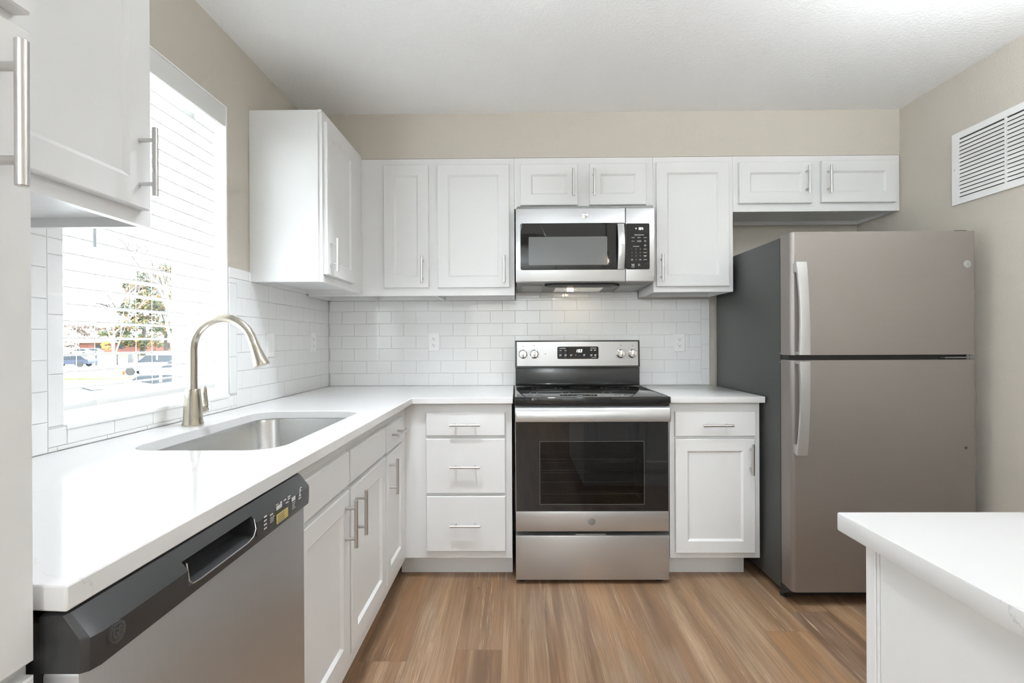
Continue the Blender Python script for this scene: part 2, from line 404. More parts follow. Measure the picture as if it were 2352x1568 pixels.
def field(b, F, ua, ub, va, vb, u_joint, v0=CT):
    r0 = int(math.floor((va-v0)/TV+1e-6))
    r = r0
    while v0+r*TV < vb-.002:
        sh = u_joint + (TH/2 if r % 2 else 0)
        k = math.floor((ua-sh)/TH)
        while sh+k*TH < ub:
            tile(b, F, max(ua, sh+k*TH), min(ub, sh+(k+1)*TH), max(va, v0+r*TV), min(vb, v0+(r+1)*TV)); k += 1
        r += 1
def strip(b, F, u0, u1, v0, v1, vert, L=.1525, ph=0):
    a, c = (v0, v1) if vert else (u0, u1); k = math.floor((a-ph)/L)
    while ph+k*L < c-.001:
        s0, s1 = max(a, ph+k*L), min(c, ph+(k+1)*L)
        tile(b, F, u0, u1, s0, s1) if vert else tile(b, F, s0, s1, v0, v1); k += 1
F = BACKF(.008); b = MB(); UB = 1.444
field(b, F, -1.176, 1.146, CT, UB, -1.015); field(b, F, -.006, .752, UB, 1.530, -1.015, CT)
strip(b, F, 1.146, 1.197, CT, UB, True, ph=CT+.10)
bs = thing('tile_backsplash', (0, .008, CT), 'glossy white subway tile backsplash behind the range, on the back wall', 'backsplash')
b.build('tiles', TILE, bs, angle=4); MB().fbox(F, -1.18, 1.197, CT-.003, UB, .0005, .0060).build('grout', GROUT, bs)
MB().fbox(F, -.006, .752, UB, 1.530, .0005, .0060).build('grout', GROUT, bs)
F = LEFTF(-1.184); b = MB()
field(b, F, -1.015, 0, CT, 1.457, -.901)
strip(b, F, -1.066, -.9, 1.457, 1.500, False, ph=-1.072)
strip(b, F, -1.066, -1.015, .978, 1.457, True, ph=.978)
strip(b, F, -1.853, -1.015, .926, .972, False, ph=-1.80)
field(b, F, -1.853, -1.015, CT, .926, -.901)
strip(b, F, -1.853, -1.809, .978, 1.457, True, ph=.978-.02)
field(b, F, -2.50, -1.942, CT, 1.4525, -1.98); field(b, F, -1.942, -1.853, CT, 1.457, -1.98)
strip(b, F, -1.942, -1.809, 1.457, 1.500, False, ph=-1.853)
bs = thing('tile_backsplash', (-1.184, -1.2, CT), 'white subway tile backsplash around the window above the sink, left wall', 'backsplash')
b.build('tiles', TILE, bs, angle=4)
b = MB().fbox(F, -1.015, .005, CT-.003, 1.457, .0005, .0060); b.fbox(F, -1.066, -.9, 1.457, 1.498, .0005, .0060); b.fbox(F, -1.066, -1.015, .97, 1.457, .0005, .0060)
b.fbox(F, -2.5, -1.015, CT-.003, .972, .0005, .0060); b.fbox(F, -2.5, -1.942, .972, 1.4525, .0005, .0060); b.fbox(F, -1.942, -1.809, .972, 1.498, .0005, .0060); b.build('grout', GROUT, bs)

# ------------------------------------------------------------------ cabinetry
T = .020
def shaker(F, u0, u1, v0, v1, parent, name='door', fw=.058, mtl=None):
    b = MB(); e = .0022
    b.rects(F, [(u0, u1, v0, v1, .0005), (u0, u1, v0, v1, T-e), (u0+e, u1-e, v0+e, v1-e, T), (u0+fw, u1-fw, v0+fw, v1-fw, T),
                (u0+fw+.004, u1-fw-.004, v0+fw+.004, v1-fw-.004, T-.003), (u0+fw+.010, u1-fw-.010, v0+fw+.010, v1-fw-.010, T-.0085)])
    return b.build(name, mtl or WHITE, parent, angle=12)
def slab(F, u0, u1, v0, v1, parent, name='drawer'):
    b = MB(); e = .004
    b.rects(F, [(u0, u1, v0, v1, .0005), (u0, u1, v0, v1, T-e), (u0+e*.4, u1-e*.4, v0+e*.4, v1-e*.4, T-e*.3), (u0+e, u1-e, v0+e, v1-e, T)])
    return b.build(name, WHITE, parent, angle=20)
def pull(F, u, v, parent, vert=True, L=.150):
    b = MB(); w = T+.034; d = .048
    P = (lambda a, c: F(u, v+a, c)) if vert else (lambda a, c: F(u+a, v, c))
    e = .0008
    b.tube([P(-L/2, w), P(-L/2+e, w), P(L/2-e, w), P(L/2, w)], [.0052, .006, .006, .0052], 18)
    for q in (-d, d): b.cyl(P(q, T-.0002), P(q, w), .0048, 14)
    return b.build('handle', PULL, parent)
def carcass(F, u0, u1, v0, v1, depth, parent, name='body', lip=0, bay=(), chamfer=.0012):
    """box body whose face frame lies at w=0; an upper gets a recessed underside (lip)"""
    b = MB()
    if lip:
        b.fbox(F, u0, u1, v0+lip, v1, -depth, 0)
        b.fbox(F, u0, u1, v0, v0+lip, -.019, 0); b.fbox(F, u0, u1, v0, v0+lip, -depth, -depth+.012)
        for q in (u0, u1-.015) + tuple(bay): b.fbox(F, q, q+.015, v0, v0+lip, -depth+.012, -.019)
        bmesh.ops.remove_doubles(b.bm, verts=b.bm.verts, dist=1e-6)
    else: b.fbox(F, u0, u1, v0, v1, -depth, 0, chamfer, 1)
    return b.build(name, WHITE, parent, angle=20, clean=True)

U = BACKF(-.335); UD = .340; LIP = .022
UT = 2.204
def wall_cab(u0, u1, v0, label, doors, pulls, bay=()):
    c = thing('wall_cabinet', ((u0+u1)/2, -.17, v0), label, 'cabinet', 'white wall cabinets')
    carcass(U, u0, u1, v0, UT, UD-.008, c, lip=LIP, bay=bay)
    for (d, p) in zip(doors, pulls):
        dr = shaker(U, *d, c); pull(U, p[0], p[1], dr)
wall_cab(-1.160, -.0105, 1.444, 'long white two-door wall cabinet between the inside corner and the microwave', [(-.733, -.485, 1.488, 2.165), (-.435, -.038, 1.487, 2.165)], [(-.518, 1.584), (-.067, 1.584)], bay=(-.875, -.46))
wall_cab(-.0095, .7575, 1.923, 'short white wall cabinet with two small doors directly above the microwave', [(.024, .340, 1.938, 2.165), (.405, .716, 1.938, 2.165)], [(.312, 2.054), (.426, 2.053)])
wall_cab(.7585, 1.1975, 1.457, 'tall single-door white wall cabinet right of the microwave, beside the fridge', [(.772, 1.170, 1.487, 2.170)], [(.796, 1.585)])
wall_cab(1.1985, 2.112, 1.898, 'short white two-door wall cabinet above the refrigerator', [(1.226, 1.625, 1.940, 2.167), (1.677, 2.084, 1.942, 2.172)], [(1.590, 2.060), (1.707, 2.060)])
# wall cabinets on the left wall
LU = LEFTF(-.860)
c = thing('wall_cabinet', (-1.02, -.6, 1.457), 'white wall cabinet on the left wall, right of the window, with plain bright side panel', 'cabinet', 'white wall cabinets')
carcass(LU, -.895, -.337, 1.457, 2.2055, .323, c, lip=LIP)
MB().box(-.876, -.8605, -.9015, -.338, 2.2056, 2.2195, .001, 1).build('top_rail', WHITE, c)
MB().box(-1.183, -.8765, -.9010, -.895, 1.4575, 2.2180, .001, 1).build('side_panel', WHITE, c)
dr = shaker(LU, -.885, -.510, 1.492, 2.172, c); pull(LU, -.858+.0, 1.583, dr)
LJ = LEFTF(-.845)
c = thing('wall_cabinet', (-1.0, -2.2, 1.455), 'near white wall cabinet left of the window, door with nickel bar pull', 'cabinet', 'white wall cabinets')
carcass(LJ, -2.515, -1.946, 1.455, 2.217, .338, c, lip=LIP)
dr = shaker(LJ, -2.495, -1.974, 1.487, 2.180, c); pull(LJ, -2.004, 1.586, dr)
# tall pantry at the left edge
LK = LEFTF(-.560)
c = thing('pantry_cabinet', (-.86, -2.85, 0), 'tall white pantry cabinet with bar pull at the left edge, nearest the camera', 'cabinet')
carcass(LK, -3.05, -2.5235, .0, 2.35, .622, c)
for v0, v1, pv in ((.12, .820, None), (.836, 1.535, 1.426), (1.556, 2.33, None)):
    dr = shaker(LK, -2.985, -2.534, v0, v1, c)
    if pv: pull(LK, -2.579, pv, dr)

# base cabinets
FB = BACKF(-.620); BH = .884; DZ = .11
def toe(F, u0, u1, parent, depth=.085):
    MB().fbox(F, u0, u1, 0, DZ+.002, -.54, -depth).build('toe_kick', WHITE, parent)
c = thing('drawer_base_cabinet', (-.3, -.32, 0), 'white base cabinet with three stacked drawers, left of the range', 'cabinet', 'white base cabinets')
carcass(FB, -.640, -.0265, DZ, BH-.001, .60, c); toe(FB, -.600, -.0265, c)
for v0, v1, pv in ((.722, .838, .780), (.437, .708, .574), (.150, .424, .287)):
    dr = slab(FB, -.452, -.060, v0, v1, c); pull(FB, -.257, pv, dr, False)
c = thing('base_cabinet', (.98, -.32, 0), 'white base cabinet with one drawer over one door, between range and fridge', 'cabinet', 'white base cabinets')
carcass(FB, .7555, 1.200, DZ, BH-.001, .60, c); toe(FB, .7555, 1.178-.02, c)
dr = slab(FB, .778, 1.174, .716, .838, c); pull(FB, .978, .774, dr, False)
dr = shaker(FB, .779, 1.169, .142, .703, c); pull(FB, 1.145, .608, dr)
LB = LEFTF(-.560)
c = thing('sink_base_cabinet', (-.87, -1.48, 0), 'white sink base cabinet with two doors and two blank fronts, beside the dishwasher', 'cabinet', 'white base cabinets')
b = MB()                                                         # open-topped body so the bowl hangs inside it
b.fbox(LB, -1.912, -1.050, DZ, BH-.001, -.019, 0); b.fbox(LB, -1.912, -1.894, DZ, BH-.001, -.60, -.019); b.fbox(LB, -1.068, -1.050, DZ, BH-.001, -.60, -.019); b.fbox(LB, -1.894, -1.068, DZ, DZ+.018, -.60, -.019)
b.build('body', WHITE, c, angle=20); toe(LB, -1.912, -1.050, c)
for (a0, a1, p) in ((-1.882, -1.497, -1.537), (-1.478, -1.057, -1.434)):
    slab(LB, a0, a1, .730, .838, c, 'false_front'); dr = shaker(LB, a0, a1, .178, .714, c); pull(LB, p, .620, dr)
c = thing('base_cabinet', (-.87, -.85, 0), 'white base cabinet with small drawer and narrow door at the inside corner', 'cabinet', 'white base cabinets')
carcass(LB, -1.049, -.622, DZ, BH-.001, .60, c); toe(LB, -1.049, -.62, c)
dr = slab(LB, -1.040, -.735, .724, .838, c); pull(LB, -.905, .788, dr, False)
dr = shaker(LB, -1.040, -.735, .178, .714, c); pull(LB, -.998, .622, dr)

# ------------------------------------------------------------------ worktops
def rr_pts(x0, x1, y0, y1, r, seg=10):
    pts = []
    for cx, cy, a0 in ((x1-r, y0+r, -90), (x1-r, y1-r, 0), (x0+r, y1-r, 90), (x0+r, y0+r, 180)):
        for k in range(seg+1):
            a = math.radians(a0+90*k/seg); pts.append((cx+r*math.cos(a), cy+r*math.sin(a)))
    return pts
def slab_with_hole(outer, hole, z0, z1):
    bm = bmesh.new()
    def loop(pts):
        vs = [bm.verts.new((p[0], p[1], z1)) for p in pts]
        return [bm.edges.new((vs[i], vs[(i+1) % len(vs)])) for i in range(len(vs))]
    es = loop(outer) + (loop(hole) if hole else [])
    bmesh.ops.triangle_fill(bm, edges=es, use_beauty=True, use_dissolve=False)
    fs = list(bm.faces)
    r = bmesh.ops.extrude_face_region(bm, geom=fs)
    bmesh.ops.translate(bm, verts=[v for v in r['geom'] if isinstance(v, bmesh.types.BMVert)], vec=(0, 0, z0-z1))
    m = MB(); m.bm.free(); m.bm = bm; return m
SX0, SX1, SY0, SY1 = -1.022, -.620, -1.822, -1.108
YF = -.668; XF = -.513
m = slab_with_hole([(-1.175, -.001), (-1.175, -2.5225), (-.549, -2.5225), (XF, -2.5245), (XF, YF), (-.0205, YF), (-.0205, -.001)], rr_pts(SX0, SX1, SY0, SY1, .085), BH, CT)
ct = m.build('countertop', QUARTZ, angle=25); tag(ct, 'L-shaped white quartz countertop with sink cutout, left of the range', 'countertop', 'white quartz countertops')
def bev(o, wd=.0025):
    md = o.modifiers.new('bevel', 'BEVEL'); md.width = wd; md.segments = 2; md.limit_method = 'ANGLE'; md.angle_limit = math.radians(40)
bev(ct)
m = MB().box(.7485, 1.206, YF, -.001, BH, CT, .0025)
tag(m.build('countertop', QUARTZ), 'small white quartz countertop between the range and the refrigerator', 'countertop', 'white quartz countertops')

# sink
sk = thing('kitchen_sink', (-.82, -1.465, .67), 'undermount stainless steel sink bowl under the faucet', 'sink')
def rrl(i, z, r=.085): return [V((p[0], p[1], z)) for p in rr_pts(SX0-.006+i, SX1+.006-i, SY0-.006+i, SY1+.006-i, max(r-i*.6, .03))]
b = MB(); b.loft([rrl(-.02, BH-.0005), rrl(0, BH-.0005), rrl(.003, BH-.01), rrl(.012, .70), rrl(.022, .682), rrl(.045, .674), rrl(.15, .671)], cap0=False)
b.build('basin', SINKST, sk, angle=40, clean=False)
b = MB().lathe((-.82, -1.465, .6712), (0, 0, 1), [(.045, 0), (.045, .003), (.038, .004), (.03, .001)]); b.build('drain', CHROME, sk)

# faucet
fx, fy = -1.085, -1.437
fc = thing('faucet', (fx, fy, CT), 'tall brushed nickel gooseneck pull-down faucet behind the sink', 'faucet')
MB().lathe((fx, fy, CT), (0, 0, 1), [(.0315, 0), (.0320, .003), (.0318, .007), (.0292, .014), (.0285, .03), (.0272, .06), (.0245, .095), (.0222, .119), (.0212, .1215)], 36).build('body', NICKEL, fc, angle=40)
pts = [(fx, fy, CT+.119), (fx, fy, 1.10), (fx, fy, 1.165)]; R_ = .103
for k in range(0, 15):
    a = math.radians(180-k*11.85); pts.append((fx+R_+R_*math.cos(a), fy, 1.168+R_*math.sin(a)))
ex_, ez_ = pts[-1][0], pts[-1][2]
dx, dz = pts[-1][0]-pts[-2][0], pts[-1][2]-pts[-2][2]; L_ = math.hypot(dx, dz); dx, dz = dx/L_, dz/L_
MB().tube(pts, .0142, 24).build('spout', NICKEL, fc, angle=40)
hd = [(ex_+dx*t, fy, ez_+dz*t) for t in (0, .0015, .020, .045, .068, .083, .087)]
MB().tube(hd, [.0138, .0146, .0155, .0185, .0225, .0262, .0255], 28).build('spray_head', NICKEL, fc, angle=40)
b = MB().tube([(fx, fy+.018, .957), (fx, fy+.040, .957), (fx, fy+.055, .958), (fx, fy+.066, .959), (fx, fy+.071, .960)], [.013, .0135, .0145, .0125, .006], 20)
b.tube([(fx, fy+.060, .955), (fx+.001, fy+.067, .972), (fx+.001, fy+.066, .995), (fx, fy+.063, 1.015), (fx, fy+.062, 1.030), (fx, fy+.062, 1.040)], [.0085, .0085, .0068, .0075, .0072, .003], 14)
b.build('lever_handle', NICKEL, fc, angle=45)

# ------------------------------------------------------------------ dishwasher
dw = thing('dishwasher', (-.75, -2.222, 0), 'stainless dishwasher with black control panel under the counter end', 'dishwasher')
DY0, DY1 = -2.521, -1.918
MB().box(-1.12, -.548, DY0+.004, DY1-.003, .09, .868, .002).build('body', DARKGREY, dw)
MB().box(-1.1, -.60, DY0+.01, DY1-.01, 0, .089).build('toe_kick', BLACKMT, dw)
MB().box(-.547, -.5035, DY0+.001, DY1-.001, .115, .8115, .004).build('door', DSTEEL, dw)
def arc(n=6):
    return [(-.5135+.0255*math.sin(math.radians(a)), .851+.029*math.cos(math.radians(a))) for a in [8+82*k/n for k in range(n+1)]]
plain = [(-.547, .8125), (-.547, .880), (-.520, .8825), (-.5135, .8810), (-.5095, .8770), (-.4905, .8545), (-.4886, .8515), (-.4886, .838), (-.4888, .826), (-.4900, .8125)]
pock = [(-.547, .8125), (-.547, .880), (-.520, .8825), (-.5135, .8810), (-.5095, .8770), (-.4990, .8645), (-.5060, .8625), (-.5400, .8600), (-.5440, .8400), (-.5300, .8310), (-.4960, .8290), (-.4890, .8270)]
n = min(len(plain), len(pock))
pock = pock + [(-.4900, .8125)]
def sect(P, y): return [V((p[0], y, p[1])) for p in P]
b = MB(); PY0, PY1 = -2.353, -2.160
def endsect(P, y, s):   # slightly pulled-in end profile
    return [V((-.547+(p[0]+.547)*s, y, .8125+(p[1]-.8125)*(1-(1-s)*.2))) for p in P]
b.loft([endsect(plain, DY0-.001, .80), endsect(plain, DY0+.004, .93), endsect(plain, DY0+.016, 1), sect(plain, PY0)])
b.loft([sect(pock, PY0), sect(pock, PY1)]); b.loft([sect(plain, PY1), sect(plain, DY1-.012), endsect(plain, DY1-.002, .95), endsect(plain, DY1+.001, .85)])
b.build('control_panel', DARKGREY, dw, angle=28)
F = LEFTF(-.4885)
b = MB().tube([F(PY0+.002, .862, -.004), F(PY0+.002, .836, .0), F(PY0+.010, .8285, .0003), (F(PY0+.03, .8268, .0003)), F(PY1-.03, .8268, .0003), F(PY1-.012, .831, .0003), F(PY1-.003, .842, -.0002), F(PY1-.002, .860, -.004)], .0011, 10)
b.build('handle', PULL, dw)
def logo(F, u, v, r, parent, m1, m2, name='badge', t=.0018):
    o = MB().tube([F(u, v, 0), F(u, v, t*.7), F(u, v, t)], [r, r, r*.93], 40).build(name, m1, parent)
    b = MB()
    ringp = [F(u+r*.80*math.cos(a), v+r*.80*math.sin(a), t+.0001) for a in [2*math.pi*k/32 for k in range(33)]]
    b.tube(ringp, r*.022, 5)
    def sw(pts): b.tube([F(u+x*r, v+y*r, t+.0001) for x, y in pts], r*.032, 5)
    sw([(.0, .30), (-.12, .46), (-.36, .40), (-.44, .12), (-.38, -.2), (-.2, -.38), (-.02, -.28), (.02, .0), (-.1, .06), (-.2, -.02)])       # script G
    sw([(.46, .34), (.3, .46), (.14, .34), (.18, .14), (.32, .06), (.14, -.02), (.06, -.22), (.18, -.42), (.4, -.38), (.5, -.18)])            # script E
    b.build('monogram', m2, o); return o
logo(F, -2.485, .8385, .0135, dw, DARKGREY, DARKPRINT)
b = MB()
def bars(b, F, u0, v0, wd, h, n=1, gap=.003, w=.0005):
    for k in range(n):
        x = wd*(1 - .12*((k*7) % 3)); b.fbox(F, u0, u0+x, v0-k*gap-h, v0-k*gap, 0, w)
Fp = LEFTF(-.4880)
for k in range(4): bars(b, Fp, -2.135, .8545-.0075*k, .010, .0028)
bars(b, Fp, -2.112, .850, .012, .003); bars(b, Fp, -2.112, .843, .018, .0012, 3, .004)
bars(b, Fp, -2.088, .8615, .010, .0015, 1); bars(b, Fp, -2.070, .8615, .007, .003); bars(b, Fp, -2.054, .8605, .010, .0022); bars(b, Fp, -2.036, .8620, .011, .0022, 2, .0045)
bars(b, Fp, -2.086, .8575, .023, .008); bars(b, Fp, -2.045, .8520, .012, .0022)
bars(b, Fp, -2.018, .8535, .017, .0085); bars(b, Fp, -2.016, .8415, .015, .0010, 4, .0042)
bars(b, Fp, -1.985, .8420, .013, .0025)
b.tube([Fp(-1.980, .8455, .0004), Fp(-1.978, .853, .0004), Fp(-1.978, .860, .0004), Fp(-1.974, .864, .0004), Fp(-1.969, .862, .0004)], .0007, 6); b.fbox(Fp, -1.978, -1.970, .8555, .8570, 0, .0005); b.fbox(Fp, -1.984, -1.972, .8455, .847, 0, .0005)
b.build('panel_print', PRINT, dw)
st = MB().rrect(Fp, -2.086, -2.036, .821, .8405, 0, .0007, .002).build('sticker', GOLD, dw)
b = MB()
for k in range(4): bars(b, Fp, -2.082, .837-.004*k, .030, .0012, w=.0009)
b.build('sticker_print', DARKPRINT, st)

# ------------------------------------------------------------------ range
rg = thing('electric_range', (.365, -.36, 0), 'freestanding stainless electric range with black glass cooktop and oven window', 'range')
RX0, RX1 = -.0095, .7385
b = MB()                                                          # hollow body so the oven cavity shows through the window
b.box(RX0, RX0+.05, -.635, -.16, .30, .880); b.box(RX1-.05, RX1, -.635, -.16, .30, .880); b.box(RX0, RX0+.05, -.585, -.16, .035, .30); b.box(RX1-.05, RX1, -.585, -.16, .035, .30); b.box(RX0, RX1, -.16, -.03, .035, .880)
b.box(RX0+.05, RX1-.05, -.585, -.16, .035, .30); b.box(RX0+.05, RX1-.05, -.635, -.16, .79, .880)
b.build('body', BLACK, rg)
cav = MB(); cx0, cx1 = RX0+.052, RX1-.052
cav.box(cx0, cx0+.004, -.63, -.165, .302, .788); cav.box(cx1-.004, cx1, -.63, -.165, .302, .788); cav.box(cx0, cx1, -.175, -.165, .302, .788); cav.box(cx0, cx1, -.63, -.165, .302, .306); cav.box(cx0, cx1, -.63, -.165, .784, .788)
cav.build('oven_cavity', SHADEINT, rg)
for z in (.596, .541, .482, .423):
    b = MB(); b.cyl((cx0+.006, -.60, z), (cx1-.006, -.60, z), .0022, 8); b.cyl((cx0+.006, -.2, z), (cx1-.006, -.2, z), .0022, 8)
    for k in range(12):
        x = cx0+.03+k*(cx1-cx0-.06)/11; b.cyl((x, -.60, z), (x, -.2, z), .0012, 6)
    b.build('oven_rack', RACK, rg)
b = MB(); b.box(RX0-.002, RX1+.001, -.692, -.105, .884, .9185, .003)
b.build('cooktop', BLACKGL, rg)
b = MB()
for (x, y, r) in ((.17, -.50, .105), (.56, -.50, .115), (.17, -.24, .085), (.56, -.24, .08), (.365, -.2, .055)):
    for rr in (r, r*.66): b.loft([[V((x+q*math.cos(a), y+q*math.sin(a), .9187)) for a in [2*math.pi*k/40 for k in range(40)]] for q in (rr, rr-.0015)], False, False)
b.build('burner_rings', DIMPRINT, rg)
for q in (RX0+.002, RX1-.007): MB().box(q, q+.005, -.68, -.11, .9180, .9210, .001).build('cooktop_trim', STEEL, rg)
MB().box(RX0+.006, RX1-.008, -.662, -.5, .872, .8835).build('vent_gap', BLACKMT, rg)
F = BACKF(-.635)
od = MB().fbox(F, RX0+.001, RX1-.001, .257, .872, 0, .022, .002).ring(F, RX0+.001, RX1-.001, .257, .872, .02, 0, .022).build('oven_door', BLACKMT, rg)
# door skin: glass with a clear window let into it
W0, W1, Z0, Z1 = .110, .618, .391, .698
bpy.data.objects.remove(od, do_unlink=True)
b = MB(); b.fbox(F, RX0+.001, W0, .357, .872, 0, .028); b.fbox(F, W1, RX1-.001, .357, .872, 0, .028); b.fbox(F, W0, W1, Z1, .872, 0, .028); b.fbox(F, W0, W1, .357, Z0, 0, .028)
od = b.build('oven_door', BLACKGL, rg)
wn_ = MB().fbox(F, W0-.0005, W1+.0005, Z0-.0005, Z1+.0005, .020, .0275).build('window', OVENGL, od)
MB().ring(F, W0-.001, W1+.001, Z0-.001, Z1+.001, .0018, .0272, .0285).build('window_border', DARKPRINT, wn_)
b = MB().fbox(F, RX0+.0005, RX1-.0005, .259, .3565, 0, .030, .002); b.build('lower_trim', STEEL, od)
for q in (RX0, RX1-.0025): MB().fbox(F, q, q+.0025, .357, .872, 0, .0295).build('side_trim', STEEL, od)
b = MB()
prof = [(.030, .798), (.058, .797), (.072, .801), (.075, .812), (.073, .848), (.064, .866), (.052, .871), (.030, .871)]
b.loft([[F(u, p[1], p[0]*s+.03*(1-s)) for p in prof] for u, s in ((RX0+.000, .85), (RX0+.006, .97), (RX0+.02, 1), (RX1-.02, 1), (RX1-.006, .97), (RX1, .85))])
b.build('handle', STEEL, od, angle=25)
logo(Fr(F(0, 0, .0302), (1, 0, 0), (0, 0, 1), (0, -1, 0)), .361, .308, .0185, od, UNDER, DIMPRINT)
dr = MB().fbox(F, RX0, RX1, .022, .238, -.045, .030, .003).build('drawer', STEEL, rg)
MB().fbox(F, .285, .432, .2405, .2440, -.01, .022).build('drawer_catch', STEEL, dr)
for x in (.02, .70):
    for y in (-.615, -.08): MB().lathe((x, y, 0), (0, 0, 1), [(.018, 0), (.018, .012), (.009, .013), (.009, .036)], 16).build('foot', BLACKMT, rg)
# backguard
def bulge(u): q = (u-.365)/.375; return .016*(1-q*q)
FG = BACKF(-.085)
b = MB(); n = 24
def bgl(u, z0, z1, w): return [FG(u, z0, -.03), FG(u, z0, w), FG(u, z1-.008, w-.006), FG(u, z1, w-.014), FG(u, z1, -.03)]
us = [RX0-.001+(RX1-RX0+.003)*k/n for k in range(n+1)]
b.loft([bgl(u, 1.030, 1.192, bulge(u)+.012) for u in us]); b.build('backguard', BLACK, rg, angle=25)
b = MB()
def face_w(u, z): return bulge(u)+.0125 - (z-1.03)/.162*.004
def patch(b, u0, u1, z0, z1, dw, t=.0012, n=20):
    us = [u0+(u1-u0)*k/n for k in range(n+1)]
    b.loft([[FG(u, z0, face_w(u, z0)+dw-t), FG(u, z0, face_w(u, z0)+dw), FG(u, z1, face_w(u, z1)+dw), FG(u, z1, face_w(u, z1)+dw-t)] for u in us])
patch(b, RX0+.010, RX1-.010, 1.040, 1.184, .0040, .006); b.build('control_fascia', STEEL, rg, angle=25)
b = MB(); b.fbox(FG, RX0+.001, RX1+.002, .9195, 1.028, -.03, .004, .002); b.build('backguard_riser', BLACK, rg)
b = MB(); b.fbox(FG, RX0+.004, RX1-.003, .9250, .9330, .004, .012, .001); b.build('riser_trim', BLACKGL, rg)
FD = Fr(FG(0, 0, face_w(.365, 1.118)+.0045), (1, 0, 0), (0, 0, 1), (0, -1, 0))
ds = MB().rrect(FD, .242, .489, 1.081, 1.155, -.004, .0016, .009, b=.0006).build('display', BLACKGL, rg)
MB().rrect(FD, .239, .492, 1.078, 1.158, -.006, .0006, .011).build('display_bezel', CHROME, rg)
FT = Fr(FD(0, 0, .0017), (1, 0, 0), (0, 0, 1), (0, -1, 0))
SEG = {'1': 'bc', '5': 'afgcd', '3': 'abgcd', '4': 'fgbc'}
def seven(b, F, ch, u, v, h, wd, t, sl=.18):
    def q(x0, y0, x1, y1):
        b.face([F(u+x0+sl*y0, v+y0), F(u+x1+sl*y0, v+y0), F(u+x1+sl*y1, v+y1), F(u+x0+sl*y1, v+y1)])
    hh = h/2
    D = {'a': (0, h-t, wd, h), 'd': (0, 0, wd, t), 'g': (0, hh-t/2, wd, hh+t/2), 'f': (0, hh, t, h), 'e': (0, 0, t, hh), 'b': (wd-t, hh, wd, h), 'c': (wd-t, 0, wd, hh)}
    for c in SEG[ch]: q(*D[c])
b = MB()
seven(b, FT, '1', .352, 1.121, .017, .008, .0026); seven(b, FT, '5', .3665, 1.121, .017, .0085, .0026); seven(b, FT, '3', .3795, 1.121, .017, .0085, .0026)
b.fbox(FT, .3640, .3655, 1.125, 1.1265, 0, .0002); b.fbox(FT, .3648, .3663, 1.131, 1.1325, 0, .0002)
b.build('clock_digits', LED, ds)
for spec in [(.256, 1.1455, .036, .0032, 1, .003), (.440, 1.1470, .034, .0032, 1, .003), (.448, 1.0910, .028, .0022, 1, .003)] + [(u-.006, 1.133, .012, .003, 1, .003) for u in (.262, .292)] + \
        [(u-.006, 1.1365, .012, .0026, 2, .0042) for u in (.446, .468)] + [(u-.006, 1.1080, .013, .0026, 3, .0040) for u in (.446, .470)] + [(u-.007, 1.1085, .013, .0024, 3, .0038) for u in (.262, .293, .326, .404)]:
    b = MB(); bars(b, FT, *spec); b.build('button_legend', PRINT, ds)
for ch, u in (('+', .353), ('-', .376)): MB().text(ch, FT, u, 1.104, .014, .0003).build('button_legend', PRINT, ds)
for i, u in enumerate((.0365, .1045, .624, .694)):
    z = 1.111; o = FG(u, z, face_w(u, z)+.0042)
    k = MB().lathe(o, (0, -1, 0), [(.0265, 0), (.0265, .004), (.0245, .006), (.0238, .018), (.0205, .022), (.010, .0225)], 32).build('knob', CHROME, rg)
    MB().box(o.x-.0058, o.x+.0058, o.y-.033, o.y-.015, z-.020, z+.022, .002).build('grip', CHROME, k)
for i, u in enumerate((.0365, .1045, .624, .694)):
    F2 = Fr(FG(0, 0, face_w(u, 1.15)+.0052), (1, 0, 0), (0, 0, 1), (0, -1, 0))
    for a in (-60, -35, 35, 60, 180):
        q = math.radians(a); MB().fbox(F2, u+.034*math.sin(q)-.002, u+.034*math.sin(q)+.002, 1.111+.034*math.cos(q)-.0008, 1.111+.034*math.cos(q)+.0008, -.004, .0004).build('dial_mark', DARKPRINT, rg)
    MB().lathe(F2(u, 1.158+(.003 if 0 < i < 3 else 0)), (0, -1, 0), [(.0028, -.003), (.0028, .0005)], 12).build('indicator_lamp', DARKPRINT, rg)
F2 = Fr(FG(0, 0, face_w(.172, 1.11)+.0045), (1, 0, 0), (0, 0, 1), (0, -1, 0))
MB().lathe(F2(.172, 1.112), (0, -1, 0), [(.003, -.003), (.003, .0005)], 12).build('indicator_lamp', DARKPRINT, rg)

# ------------------------------------------------------------------ microwave
mw = thing('microwave', (.368, -.2, 1.495), 'over-the-range stainless microwave with black glass door above the cooktop', 'microwave')
MX0, MX1 = -.0035, .7435
b = MB(); b.loft([[V((x, -.382, 1.505)), V((x, -.012, 1.490)), V((x, -.012, 1.919)), V((x, -.382, 1.919))] for x in (MX0+.004, MX1-.002)]); b.build('body', UNDER, mw)
F = BACKF(-.383); MZ0, MZ1 = 1.507, 1.903
def bow(F_, u0, u1, z0, z1, w0, w1, m, name, par, be=.004):
    return MB().fbox(F_, u0, u1, z0, z1, w0, w1, be, 3).build(name, m, par)
DS = .5870
md_ = bow(F, MX0, DS-.001, MZ0, MZ1, 0, .037, STEEL, 'door', mw)
cp = bow(F, DS+.001, MX1, MZ0, MZ1, 0, .037, STEEL, 'control_panel', mw)
MB().fbox(F, MX0+.01, MX1-.004, MZ1+.001, 1.9185, -.05, .020, .002).build('top_grille', UNDER, mw)
Fw = Fr(F(0, 0, .0372), (1, 0, 0), (0, 0, 1), (0, -1, 0))
wn_ = MB().rrect(Fw, .022, DS-.002, 1.571, 1.822, -.004, .0012, .010, b=.0004).build('window', BLACKGL, md_)
